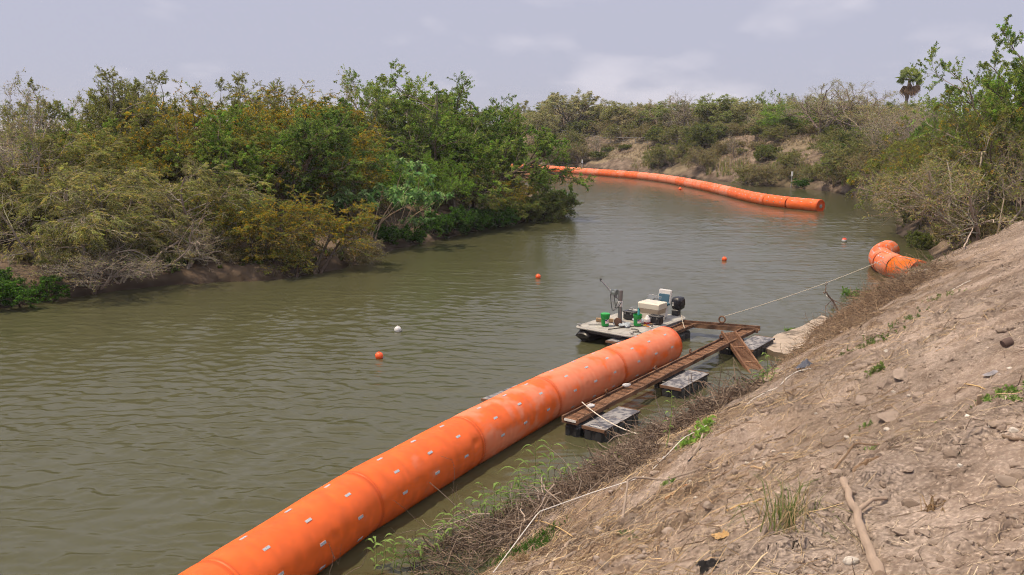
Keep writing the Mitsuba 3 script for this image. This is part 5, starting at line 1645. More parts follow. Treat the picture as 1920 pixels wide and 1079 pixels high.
def land_points(n, line, dlo, dhi, ylo, yhi, seed, dens=None, xr=(-60, 60)):
    r = np.random.default_rng(seed)
    i = r.uniform(0, len(line) - 1.001, n)
    seg = np.linalg.norm(np.diff(line, axis=0), axis=1)
    u_ = r.uniform(0, seg.sum(), n)
    cum = np.concatenate([[0], np.cumsum(seg)])
    j = np.clip(np.searchsorted(cum, u_) - 1, 0, len(seg) - 1)
    t = (u_ - cum[j]) / seg[j]
    p = line[j] * (1 - t)[:, None] + line[j + 1] * t[:, None]
    tan = unit(line[j + 1] - line[j])
    nrm = np.stack([tan[:, 1], -tan[:, 0]], 1)
    p = p + nrm * r.uniform(min(dlo, dhi), max(dlo, dhi), n)[:, None]
    ok = (p[:, 1] > ylo) & (p[:, 1] < yhi) & (p[:, 0] > xr[0]) & (p[:, 0] < xr[1]) & ~shapely.contains_xy(RIVER, p[:, 0], p[:, 1])
    if dens is not None:
        ok &= dens(p[:, 0], p[:, 1])
    p = p[ok]
    return np.column_stack([p, land(p[:, 0], p[:, 1])])


pts_ = land_points(16000, FAR[::-1], -2, -17, 88, 235, 401, lambda x, y: fb(x, y, .2, 3, 111) > -.16, (-8, 60))
tufts('dry_grass', '', pts_, 5, .5, .035, [(.30, .23, .15), (.25, .19, .125), (.34, .27, .18), (.20, .15, .10), (.16, .16, .06)], seed=1).build(tag(numbered('dry_grass'), 'dry straw-coloured grass over the far slope', kind='stuff'), 'matte')
pts_ = land_points(3000, FAR[::-1], -.3, -3.5, 100, 235, 403, lambda x, y: fb(x, y, .12, 3, 113) > -.02, (-8, 60))
tufts('reeds', '', pts_, 6, 1.5, .05, [(.24, .28, .08), (.19, .25, .065), (.40, .34, .18), (.45, .37, .22)], seed=2, lean=.4).build(tag(numbered('reeds'), 'green and straw reeds along the far water\'s edge', kind='stuff'), 'leaf', True)
pts_ = land_points(7000, LEFT[::-1], -1.2, -16, 28, 92, 405, lambda x, y: fb(x, y, .3, 3, 115) > -.04, (-40, 12))
mb = tufts('undergrowth', '', pts_, 6, .55, .05, [(.15, .16, .05), (.18, .165, .065), (.18, .14, .09), (.12, .15, .04), (.20, .155, .105)], seed=3, lean=.9)
mb.build(tag(numbered('undergrowth'), 'low dull undergrowth between the trees of the left bank', kind='stuff'), 'leaf', True)
pts_ = land_points(900, LEFT[::-1], -.0, -1.3, 34, 92, 407, lambda x, y: (fb(x, y, .35, 3, 117) > 0.0), (-26, 12))
tufts('undergrowth', '', pts_, 9, .32, .05, [(.13, .21, .045), (.16, .22, .055), (.2, .16, .09), (.11, .16, .04)], seed=4, lean=1.1).build(tag(numbered('undergrowth'), 'fringe of green weeds along the left waterline', kind='stuff'), 'leaf', True)
pts_ = land_points(5000, RIGHT[::-1], -.5, -13, 41, 92, 409, lambda x, y: (patch(x, y) < 2) | (y > 44), (16, 60))
pts_ = pts_[fb(pts_[:, 0], pts_[:, 1], .3, 3, 119) > -.08]
tufts('undergrowth', '', pts_, 6, .6, .05, [(.20, .18, .08), (.24, .20, .12), (.16, .17, .06), (.28, .22, .15)], seed=5, lean=.8).build(tag(numbered('undergrowth'), 'dry undergrowth under the right bank\'s shrubs', kind='stuff'), 'leaf', True)

# the crowded back of the left thicket, which reads as one mass
rng = np.random.default_rng(505)
n_mass = 0
labels['thicket'] = {'label': 'crowded mixed thicket filling the left bank behind the single trees', 'kind': 'stuff'}
for _ in range(46):
    px, Y = rng.uniform(-130, 930), rng.uniform(47, 80)
    x = column(px, Y)
    dl = float(dist_to(LEFT, np.array([x]), np.array([Y]))[0])
    if shapely.contains_xy(RIVER, x, Y) or dl < 3.5:
        continue
    kind = rng.choice(['acacia0', 'acacia1', 'acacia2', 'green2', 'green1', 'bare1'] if px < 640 else ['green0', 'green1', 'green2', 'acacia2'])
    meshes, top, w = PROTO[kind]
    z = float(land(np.array([x]), np.array([Y]))[0]) - .2
    hgt = max(2.0, skyline_height(Y, rng.uniform(185, 260)) - z)
    s = hgt / top
    m = T().translate([x, Y, z]).rotate([0, 0, 1], rng.uniform(0, 360)).scale([s * 1.25, s * 1.25, s])
    for pn, dct in meshes.items():
        n_mass += 1
        scene[f'thicket__{n_mass:03d}'] = {**dct, 'to_world': m}

# the belt of wood behind the far bank's single trees, and brush between the single shrubs of its slope
labels['far_wood'] = {'label': 'hazy belt of wood behind the single trees of the far bank', 'kind': 'stuff'}
labels['far_brush'] = {'label': 'thorny grey brush covering the lower far slope', 'kind': 'stuff'}
n_wood = n_brush = 0
for i in range(64):
    px = rng.uniform(965, 1720)
    Y = np.interp(px, [985, 1060, 1200, 1300, 1400, 1480, 1560, 1620, 1720], [206, 196, 170, 153, 139, 131, 124, 118, 110]) + rng.uniform(4, 26)
    x = column(px, Y)
    kind = rng.choice(['mesquite0', 'mesquite1', 'mesquite2', 'mesquite3', 'scrub1', 'winter1'])
    meshes, top, w = PROTO[kind]
    z = float(land(np.array([x]), np.array([Y]))[0]) - .3
    hgt = max(2.0, skyline_height(Y, rng.uniform(190, 216)) - z)
    s = hgt / top
    m = T().translate([x, Y, z]).rotate([0, 0, 1], rng.uniform(0, 360)).scale([s * 1.7, s * 1.7, s])
    for pn, dct in meshes.items():
        n_wood += 1
        scene[f'far_wood__{n_wood:03d}'] = {**dct, 'to_world': m}
for i in range(36):
    px = 985 + i * 18 + rng.uniform(-8, 8)
    Y = np.interp(px, [985, 1060, 1200, 1300, 1400, 1480, 1560, 1620, 1720], [203, 193, 168, 151, 137, 129, 122, 116, 108]) + rng.uniform(0, 8)
    x = column(px, Y)
    meshes, top, w = PROTO[rng.choice(['scrub1', 'scrub0', 'bush1'])]
    z = float(land(np.array([x]), np.array([Y]))[0]) - .3
    s = max(1.2, skyline_height(Y, rng.uniform(224, 240)) - z) / top
    m = T().translate([x, Y, z]).rotate([0, 0, 1], rng.uniform(0, 360)).scale([s * 1.6, s * 1.6, s])
    for pn, dct in meshes.items():
        n_wood += 1
        scene[f'far_wood__{n_wood:03d}'] = {**dct, 'to_world': m}
bp = land_points(400, FAR[::-1], -1.0, -12.0, 92, 225, 411, lambda x, y: fb(x, y, .1, 3, 121) > -.02, (-8, 58))
bp = bp[(dist_to(FAR, bp[:, 0], bp[:, 1]) < 9) | (bp[:, 1] < 104)]
for x, y, z in bp[:60]:
    kind = rng.choice(['scrub0', 'scrub1', 'bush1', 'scrub0'])
    meshes, top, w = PROTO[kind]
    s = rng.uniform(.7, 1.7) / top
    m = T().translate([x, y, z - .15]).rotate([0, 0, 1], rng.uniform(0, 360)).scale([s * 1.5, s * 1.5, s])
    for pn, dct in meshes.items():
        n_brush += 1
        scene[f'far_brush__{n_brush:03d}'] = {**dct, 'to_world': m}

# ------------------------------------------------------------------ single things on the near bank
rng = np.random.default_rng(606)


def ground_line(pixels, lift, n=12):
    """Points along the bank's surface under a line of the photograph."""
    q = np.array([on_bank(*p) for p in pixels])
    s = np.concatenate([[0], np.cumsum(np.linalg.norm(np.diff(q[:, :2], axis=0), axis=1))])
    t = np.linspace(0, s[-1], n)
    xy = np.stack([np.interp(t, s, q[:, 0]), np.interp(t, s, q[:, 1])], 1)
    z = bank(xy[:, 0], xy[:, 1])
    z = np.maximum(np.convolve(np.pad(z, 2, 'edge'), np.ones(5) / 5, 'valid'), z - .06)
    return np.column_stack([xy, z + lift])


def stick(pixels, r0, r1, color, label, name='branch', cat='branch', lift=None, forks=(), knots=.12, n=14):
    r0, r1 = r0 * .68, r1 * .68
    P_ = ground_line(pixels, r0 * .7 if lift is None else lift * .7, n)
    P_[:, 2] = np.maximum(P_[:, 2], np.linspace(P_[0, 2], P_[-1, 2], n) - .01)
    P_[1:-1] += rng.normal(0, r0 * .35, (n - 2, 3)) * [1, 1, .3]
    k = thing(name, label, cat)
    R_ = np.linspace(r0, r1, n) * (1 + knots * rng.normal(size=n))
    v, f = tubes(P_[None], R_[None], 9)
    c = np.asarray(color) * (.7 + .6 * meshkit.fbm(v * np.array([9, 9, 30]), 3, 2))[:, None]
    mb = MB().add(v, f, c)
    for e, flip in ((0, 1), (n - 1, 0)):
        ring_ = v[e * 9:e * 9 + 9]
        kk = np.arange(9)
        mb.add(np.vstack([ring_, ring_.mean(0)]), np.stack([kk, (kk + 1) % 9, np.full(9, 9)], 1), np.asarray(color) * 1.15)
    mb.build(k, 'matte', True)
    for fp_, fr0, fr1 in forks:
        fr0, fr1 = fr0 * .7, fr1 * .7
        Q = ground_line(fp_, fr0 * .9 + .03, 9)
        Q[:, 2] = np.maximum(Q[:, 2], np.linspace(P_[np.argmin(np.linalg.norm(P_ - Q[0], axis=1)), 2], Q[-1, 2], 9))
        Q[0] = P_[np.argmin(np.linalg.norm(P_ - Q[0], axis=1))]
        v, f = tubes(Q[None], np.linspace(fr0, fr1, 9)[None], 8)
        MB().add(v, f, np.asarray(color) * (.75 + .5 * meshkit.fbm(v * 12, 3, 4))[:, None]).build(part(k, 'side_branch'), 'matte', True)
    return k


GREYW, BROWNW, CANE, PALE, DARKW = (.30, .24, .195), (.215, .145, .095), (.56, .40, .20), (.42, .345, .275), (.12, .085, .062)
stick([(1577, 952), (1600, 995), (1622, 1040), (1650, 1085)], .036, .05, (.33, .255, .20), 'forked pale grey branch lying at the bottom right of the dirt', forks=[([(1612, 990), (1634, 968), (1660, 955)], .026, .02)], lift=.05)
stick([(1597, 906), (1625, 893), (1652, 888)], .035, .03, BROWNW, 'short brown log above the fork of the pale grey branch', 'log', 'log')
stick([(1167, 982), (1176, 955), (1205, 940), (1245, 921), (1310, 880)], .03, .018, GREYW, 'long crooked grey branch halfway down the slope, beside the white rope')
stick([(1032, 1071), (1050, 1048), (1068, 1026)], .04, .028, (.34, .265, .205), 'pale split log near the bottom edge below the white rope', 'log', 'log')
stick([(1052, 1056), (1080, 1040), (1112, 1020)], .038, .03, (.24, .19, .155), 'dark grey log lying uphill of the pale split log', 'log', 'log')
stick([(1085, 1054), (1112, 1027)], .03, .022, BROWNW, 'short brown log touching the dark grey log', 'log', 'log', n=8)
stick([(896, 938), (960, 969), (1010, 986), (1073, 1007)], .014, .011, CANE, 'straight yellow cane crossing under the white rope', 'cane', 'cane', lift=.12)
stick([(1362, 972), (1395, 961), (1430, 950)], .016, .013, CANE, 'yellow cane piece just above the grass tuft', 'cane', 'cane', lift=.03)
stick([(1297, 801), (1320, 793), (1343, 786)], .017, .015, (.47, .33, .19), 'thick tan cane above the bright leafy weeds', 'cane', 'cane', lift=.04)
stick([(1808, 727), (1826, 731), (1846, 735)], .012, .01, CANE, 'thin yellow cane on the flat dirt at the right', 'cane', 'cane', lift=.02, n=8)
stick([(1248, 938), (1268, 930), (1293, 916)], .04, .02, (.42, .20, .085), 'rusty orange splintered wood chunk on the slope', 'wood_chunk', 'wood')
stick([(1252, 1004), (1300, 999), (1346, 989)], .014, .01, GREYW, 'thin straight grey stick left of the grass tuft')
stick([(1362, 906), (1385, 899), (1404, 893)], .04, .035, (.29, .215, .155), 'stubby brown log in a hollow of the slope', 'log', 'log', n=8)
stick([(1336, 909), (1355, 897), (1373, 884)], .03, .018, BROWNW, 'dark splintered board left of the stubby brown log', 'log', 'log', n=8)
stick([(1392, 877), (1415, 880), (1438, 882)], .02, .018, (.44, .315, .19), 'light tan stick above the stubby brown log', n=8)
stick([(1396, 872), (1440, 866), (1486, 856)], .022, .012, GREYW, 'grey branch lying among the white stones')
stick([(1468, 880), (1500, 868), (1531, 861)], .017, .013, DARKW, 'thin dark branch right of the white stones')
stick([(1417, 766), (1433, 761), (1452, 755)], .05, .04, (.29, .225, .18), 'short thick grey log right of the white rope', 'log', 'log', n=8)
stick([(1402, 784), (1440, 777), (1478, 761)], .024, .012, GREYW, 'wavy grey branch below the short thick grey log')
stick([(1180, 853), (1215, 847), (1263, 836)], .055, .05, (.34, .27, .215), 'big pale driftwood log at the foot of the slope by the brush', 'log', 'log', lift=.09)
stick([(1300, 858), (1312, 838), (1318, 818)], .035, .025, (.31, .25, .20), 'grey log end pointing up the slope below the leafy weeds', 'log', 'log', n=8)
stick([(1290, 868), (1312, 845), (1332, 826)], .014, .01, (.03, .03, .035), 'thin black stick crossing the grey log end', n=8)
stick([(1806, 474), (1825, 452), (1848, 424)], .04, .03, (.30, .24, .20), 'grey bough leaning on the many-stemmed tree\'s foot', lift=.3)
stick([(1812, 508), (1842, 493), (1878, 487)], .03, .02, GREYW, 'grey forked branch on the dirt below the many-stemmed tree')
stick([(1676, 532), (1710, 521), (1748, 507)], .085, .075, (.60, .57, .53), 'white peeled log lying in front of the stranded barrier\'s mouth', 'log', 'log', lift=.12)
stick([(1340, 820), (1380, 800), (1420, 793)], .022, .014, BROWNW, 'curved brown branch uphill of the leafy weeds')
stick([(1500, 800), (1470, 820), (1430, 832)], .014, .01, DARKW, 'thin dark stick on the middle of the slope')
stick([(1545, 846), (1590, 842), (1625, 838)], .012, .009, DARKW, 'thin dark twig below two white stones')
stick([(1550, 905), (1600, 872), (1690, 858)], .018, .010, BROWNW, 'long brown branch above the short brown log')
stick([(1880, 829), (1905, 833), (1930, 834)], .022, .018, (.20, .145, .105), 'brown stick at the right edge of the picture')
stick([(1640, 868), (1680, 866), (1720, 852)], .012, .008, DARKW, 'thin dark root on the dirt right of the small weeds')

# the long white rope lying down the slope, sunk here and there
line_ = [(925, 1084), (1010, 1025), (1110, 957), (1213, 890), (1280, 838), (1332, 804), (1412, 754), (1458, 729), (1530, 686), (1598, 645), (1647, 621), (1702, 590), (1746, 563), (1790, 540), (1826, 522)]
Q = ground_line(line_, 0, 150)
hang = np.interp(np.arange(150), [0, 8, 40, 48, 150], [.08, .12, .12, .03, .012])
Q[:, 2] += hang - .05 * (smooth(.40, .52, meshkit.fbm(Q * 1.1, 3, 8))) * (np.arange(150) > 46)
zs = Q[:46, 2].copy()
Q[:46, 2] = np.linspace(zs[0], zs[45], 46) + .02
k = thing('rope', 'long white rope running down the whole slope of the near bank', 'rope')
MB().tube(Q, .0085, (.66, .635, .60), 7).build(k, 'matte', True)
k = thing('rope_knot', 'white knot in the long white rope above the brush', 'knot')
v, f, c = lump(rng, .026, (.6, .59, .57), 2, .3, (1.2, 1, 1))
MB().add(v + Q[34], f, c).build(k, 'matte', True)

# stones and big clods
def clod_lump(rng, size, color, squash):
    """A broken piece of dried earth: cut by planes, with crumbly faces."""
    m = trimesh.creation.icosphere(subdivisions=4)
    v = np.array(m.vertices)
    o = rng.uniform(0, 50, 3)
    for _ in range(11):
        d = unit(rng.normal(size=3))
        over = np.maximum(v @ d - rng.uniform(.42, .8), 0)
        v = v - over[:, None] * d * .95
    n1, n2 = meshkit.fbm(v * 1.5 + o, 4, 3) - .5, meshkit.fbm(v * 7 + o, 3, 6) - .5
    v = v * (1 + .5 * n1 + .16 * n2)[:, None] * np.asarray(squash) * size
    c = np.asarray(color) * (1 + .5 * n1 + .5 * n2)[:, None]
    return v, np.array(m.faces), np.clip(c, .01, .9)


for px, py, s, lab in ((1587, 827, .085, 'flat white stone left of the middle of the slope'), (1662, 810, .085, 'white stone below the big flat clod'), (1598, 1059, .10, 'white stone beside the forked pale branch'),
                       (1434, 869, .075, 'bright white stone above the stubby brown log'), (1401, 866, .06, 'chalky white stone at the left end of the stone scatter'), (1414, 860, .06, 'chalky stone second from left in the stone scatter'),
                       (1451, 848, .06, 'white stone topmost in the stone scatter'), (1470, 853, .05, 'white stone at the right end of the stone scatter'), (1305, 933, .06, 'round white stone right of the rusty orange wood chunk'), (1294, 901, .05, 'small white stone above the rusty orange wood chunk'),
                       (1704, 743, .07, 'white stone under the overhanging clod'), (1676, 731, .055, 'tilted white stone right of the blocky clod'), (1846, 820, .065, 'white stone near the right edge among dry stalks'), (1898, 815, .09, 'large whitish stone at the right edge'),
                       (1893, 698, .06, 'small white stone on the flat dirt at right'), (1743, 629, .09, 'white stone high on the slope'), (1661, 661, .09, 'whitish stone by the small green weeds on the upper slope'), (1800, 878, .05, 'single pale grey stone on the bare flat dirt'), (1530, 780, .05, 'small white stone at the left of the clods')):
    p = on_bank(px, py)
    v, f, c = lump(rng, s * .5, (.56, .52, .465), 2, .25, (1.15, .9, .7))
    MB().add(v @ spin(rng) + p + [0, 0, s * .12], f, c).build(thing('stone', lab, 'stone'), 'matte', 30)
for px, py, s, sq, lab in ((1672, 788, .24, (1.25, 1.0, .45), 'largest flat-topped clod in the middle of the slope'), (1660, 722, .17, (1, .9, .95), 'blocky clod standing on edge above the largest clod'), (1722, 752, .17, (1.1, .9, .6), 'rounded clod right above the largest clod'),
                           (1690, 703, .22, (1.4, .8, .5), 'clod overhanging a dark hollow above the blocky clod'), (1768, 712, .14, (1.1, .9, .7), 'lone clod right of the overhanging clod'), (1611, 690, .17, (1.2, 1, .7), 'smooth round clod below the upper green weeds'),
                           (1612, 747, .17, (1.2, 1, .6), 'low broad clod left of the blocky clod'), (1632, 770, .13, (1, 1, .7), 'clod touching the largest clod on its left'), (1768, 782, .13, (1.2, .8, .8), 'thin upright clod flake right of the largest clod'),
                           (1692, 797, .10, (1, 1, .8), 'small clod in front of the largest clod'), (1550, 765, .14, (1.2, .9, .6), 'flat clod at the left of the clod field'), (1570, 805, .13, (1.1, .9, .6), 'clod above the flat white stone'),
                           (1785, 675, .13, (1, 1, .9), 'dark cornered clod on the upper slope'), (1735, 822, .13, (1.1, .9, .7), 'dark crumbling clod below the thin upright flake'), (1570, 902, .14, (1.2, .9, .6), 'clod left of the short brown log'),
                           (1700, 905, .12, (1.2, .9, .6), 'clod over a dark crack near the bottom right'), (1560, 985, .14, (1.1, 1, .7), 'clod left of the forked pale branch'), (1690, 1005, .11, (1.1, 1, .6), 'clod right of the forked pale branch'),
                           (1500, 735, .13, (1.2, .9, .6), 'clod near the blue-grey rag'), (1475, 925, .13, (1.2, .9, .6), 'bare smooth clod right of the yellow cane piece'), (1735, 1010, .09, (1.2, 1, .5), 'flat pale clod on the bottom right dirt'), (1650, 895, .12, (1.3, .9, .6), 'clod at the right end of the short brown log')):
    p = on_bank(px, py)
    v, f, c = clod_lump(rng, s * (.72 if s > .16 else .5), (.29, .232, .192), sq)
    MB().add(v @ spin(rng) + p + [0, 0, s * sq[2] * .12], f, c).build(thing('clod', lab, 'clod'), 'matte', True)

p0, p1 = on_bank(1879, 661), on_bank(1894, 652)
MB().tube([p0 + [0, 0, .05], (p0 + p1) / 2 + [0, 0, .055], p1 + [0, 0, .05]], .055, (.12, .085, .075), 14).build(thing('pipe_stub', 'short dark brown pipe stub lying on the flat dirt at right', 'pipe'), 'matte', 40)
p = on_bank(1833, 778)
MB().box(p + [0, 0, .05], (.065, .018, .17), (.47, .36, .26), bevel=.012, frame=np.stack([unit([1, .3, .12]), unit(np.cross(unit([-.1, -.25, 1]), unit([1, .3, .12]))), unit([-.1, -.25, 1])])).build(thing('wood_chip', 'pale flat wood chip standing upright in the dirt at right', 'wood'), 'matte')


def rag(px, py, size, color, label, name='rag', high=1.0):
    p = on_bank(px, py)
    g = np.linspace(-1, 1, 18)
    A, B = np.meshgrid(g, g, indexing='ij')
    n1 = meshkit.fbm(np.stack([A * 1.6 + px, B * 1.6, 0 * A], -1), 4, 3)
    rad = np.hypot(A, B)
    sh = np.clip(1.0 + .5 * (meshkit.fbm(np.stack([A * 2 + px, B * 2, 0 * A + 3], -1), 2, 5) - .5), .5, 1.4)
    x_, y_ = A * size * sh * .8, B * size * .6
    z_ = (n1 - .35) * size * 1.6 * high * np.clip(1.1 - rad, 0, 1) + .02
    X_, Y_ = p[0] + x_, p[1] + y_
    Z_ = bank(X_, Y_) * .6 + p[2] * .4 + z_
    i = (np.arange(17)[:, None] * 18 + np.arange(17)).reshape(-1)
    c = np.asarray(color) * (.6 + .8 * n1)[..., None]
    MB().add(np.stack([X_, Y_, Z_], -1).reshape(-1, 3), np.stack([i, i + 18, i + 19, i + 1], 1), c.reshape(-1, 3)).build(thing(name, label, 'rag' if name == 'rag' else 'plastic'), 'matte', True)


rag(1510, 690, .22, (.10, .11, .14), 'crumpled blue-grey rag on the edge of the slope above the water', high=1.4)
rag(1335, 1072, .15, (.018, .017, .018), 'crumpled black rag at the bottom edge, below the dry husk')
rag(1352, 1018, .09, (.46, .30, .14), 'torn yellowish cane husk left of the grass tuft', high=1.2)
rag(1858, 706, .10, (.27, .26, .28), 'crumpled grey plastic scrap on the flat dirt at right', 'plastic_scrap')

# dead brush at the foot of the slope: piles of curved twigs, each pile a thing
def brush(pixel, radius, height, n, label, colors, length=(.4, 1.1), rad=.008, droop=0.0):
    p = on_bank(*pixel)
    radius, height, n = radius * 1.2, height * 1.25, int(n * 1.3)
    m = n
    a_ = rng.uniform(0, 2 * np.pi, m)
    r_ = radius * np.sqrt(rng.uniform(0, 1, m))
    st = np.stack([p[0] + r_ * np.cos(a_) * 1.0, p[1] + r_ * np.sin(a_), np.zeros(m)], -1)
    st = st[:, :2] @ np.eye(2)
    z = np.maximum(bank(st[:, 0], st[:, 1]), -.05) + rng.uniform(0, height, m) * (1 - r_ / radius * .8)
    d = unit(np.column_stack([rng.normal(size=(m, 2)), rng.normal(.15, .35, m)]))
    L = rng.uniform(*length, m)
    P_ = lines(rng, np.column_stack([st, z]), d, L, 7, .22, (0, 0, -droop))
    P_ -= (P_[:, 3:4] - P_[:, :1]) * .6
    R_ = rad * rng.uniform(.4, 1.5, (m, 1)) * np.linspace(1, .45, 7)
    v, f = tubes(P_, R_, 4)
    c = np.array(colors)[rng.integers(0, len(colors), m)] * rng.uniform(.6, 1.3, (m, 1))
    MB().add(v, f, np.repeat(c, 28, 0)).build(thing('brush_pile', label, 'brush pile'), 'matte', True)


BR = [(.16, .115, .085), (.21, .16, .125), (.11, .08, .06), (.26, .20, .155)]
brush((1120, 905), .95, .45, 620, 'dense tangle of dark dead roots and brush beside the white rope', BR, (.25, .8))
brush((1020, 960), .8, .35, 380, 'dead brush tangle over the green creeping weeds', BR, (.3, .9))
brush((1215, 832), .8, .4, 360, 'grey-brown brush tangle at the water by the big driftwood log', BR, (.3, .9))
brush((1330, 775), .9, .4, 330, 'tangle of bare grey branches at the water above the leafy weeds', BR, (.4, 1.2), .011)
brush((930, 1010), .7, .3, 260, 'loose dead brush near the bottom of the slope, left of the green weeds', BR, (.3, .9))
brush((1620, 585), 1.5, .6, 700, 'brown heap of matted dead grass and roots by the concrete slab', [(.24, .165, .11), (.30, .21, .14), (.18, .125, .085)], (.4, 1.2))
brush((1680, 545), 1.4, .5, 450, 'dry brown stalk heap in front of the stranded barrier', [(.27, .195, .135), (.33, .25, .175), (.2, .145, .10)], (.5, 1.4))
brush((1550, 640), 1.3, .4, 420, 'matted straw and roots on the inner edge of the concrete slab', [(.28, .20, .135), (.34, .25, .165), (.2, .14, .10)], (.3, .9))
brush((840, 1055), .6, .3, 180, 'thin dead twigs at the water near the bottom edge', BR, (.3, .9))


PALEBR = [(.30, .24, .195), (.38, .31, .26), (.22, .17, .13)]
brush((1010, 975), .9, .5, 60, 'long pale bent twigs arching out of the dead brush over the water', PALEBR, (.8, 1.9), .011, .3)
brush((900, 1015), .8, .4, 55, 'long grey twigs reaching towards the barrier near the bottom edge', PALEBR, (.8, 1.7), .010, .2)
brush((1180, 850), .9, .5, 55, 'long bare twigs sticking up by the big driftwood log', PALEBR, (.8, 1.8), .011, .2)


def air(px, py, Y):
    """The point on this line of sight at the distance Y."""
    u_, v_ = px - 960.0, py - 539.5
    k_ = Y / (FOC * math.cos(PITCH) - v_ * math.sin(PITCH))
    return np.array([u_ * k_, Y, EYE - k_ * (v_ * math.cos(PITCH) + FOC * math.sin(PITCH))])


def bare_twig(pixels, r0, label, depth=None, side=(), color=(.19, .15, .125)):
    """A bare twig that stands up in the air; its foot is on the bank or in the water."""
    foot = on_bank(*pixels[0]) if depth is None else air(*pixels[0], depth)
    Y_ = foot[1]
    P_ = [foot] + [air(a_, b_, Y_ - .05 * i) for i, (a_, b_) in enumerate(pixels[1:], 1)]
    P_ = np.array(P_)
    u_ = np.linspace(0, len(P_) - 1, 6 * len(P_))
    P_ = np.stack([np.interp(u_, np.arange(len(P_)), P_[:, j]) for j in range(3)], 1) + rng.normal(0, r0 * .5, (len(u_), 3))
    k_ = thing('bare_branch', label, 'branch')
    r0 = r0 * .75
    MB().tube(P_, np.linspace(r0, r0 * .4, len(P_)), color, 6).build(k_, 'matte', True)
    for pix in side:
        i = np.argmin([np.hypot(*(np.array(pix[0]) - px_of(q))) for q in P_])
        S_ = np.array([P_[i]] + [air(a_, b_, P_[i][1] - .03 * j) for j, (a_, b_) in enumerate(pix[1:], 1)])
        MB().tube(S_, np.linspace(r0 * .5, r0 * .22, len(S_)), color, 5).build(part(k_, 'twig'), 'matte', True)


def px_of(p):
    d_ = p[1] * math.cos(PITCH) - (p[2] - EYE) * math.sin(PITCH)
    up_ = p[1] * math.sin(PITCH) + (p[2] - EYE) * math.cos(PITCH)
    return np.array([960 + FOC * p[0] / d_, 539.5 - FOC * up_ / d_])


bare_twig([(985, 1000), (940, 988), (890, 978), (850, 982), (800, 992), (770, 996)], .011, 'long bare branch sticking out from the bank before the orange barrier',
          side=([(848, 982), (850, 955), (849, 925), (852, 895), (851, 870), (846, 862), (836, 859), (826, 855)], [(800, 992), (780, 975), (760, 955), (736, 937)], [(850, 925), (856, 915), (858, 905)], [(890, 978), (880, 960), (878, 950)], [(770, 996), (745, 1002), (733, 990)]))
bare_twig([(612, 1095), (623, 1060), (625, 1040), (614, 1015)], .010, 'thin bare twig in front of the lower barrier, near the bottom edge', depth=12.9, side=([(625, 1040), (635, 1060), (640, 1022)],))
bare_twig([(640, 1082), (680, 1060), (690, 1030)], .009, 'second thin bare twig at the bottom edge, bending right', depth=12.9)
bare_twig([(1215, 850), (1225, 815), (1250, 780), (1205, 765), (1185, 780)], .014, 'bare grey branch arching over the water below the dock', side=([(1250, 780), (1290, 800), (1310, 805)], [(1225, 815), (1190, 830), (1170, 850)], [(1250, 780), (1240, 760)]))
bare_twig([(1388, 735), (1370, 715), (1362, 690), (1346, 655)], .010, 'single thin bare stem standing before the dock\'s far float', side=([(1370, 715), (1380, 700)],))
bare_twig([(1390, 760), (1345, 775), (1300, 775), (1290, 760)], .02, 'dark bare branch reaching left over the water above the leafy weeds', side=([(1345, 775), (1355, 755), (1380, 705)], [(1300, 775), (1275, 795)], [(1345, 775), (1330, 760), (1326, 745)]), color=(.12, .09, .07))
bare_twig([(1449, 705), (1447, 680), (1448, 664)], .010, 'thin upright dead stem by the concrete slab', color=(.13, .09, .065))
bare_twig([(1478, 760), (1470, 730), (1474, 690), (1480, 655)], .012, 'tall pale dead grass stem right of the green reed clump', color=(.42, .32, .2), side=([(1470, 730), (1464, 765)],))
bare_twig([(1374, 976), (1350, 935), (1321, 893)], .009, 'thin pale straw stem leaning left above the grass tuft', color=(.48, .40, .30))
bare_twig([(1575, 590), (1560, 562), (1548, 548), (1546, 549), (1551, 530)], .05, 'gnarled broken stump with a dark spike at the bank\'s edge', color=(.20, .15, .12), side=([(1560, 562), (1548, 575), (1547, 590)], [(1560, 562), (1578, 570), (1585, 572)]))
bare_twig([(1568, 580), (1560, 565), (1550, 552)], .06, 'white peeled stick leaning on the gnarled stump', color=(.55, .50, .45))


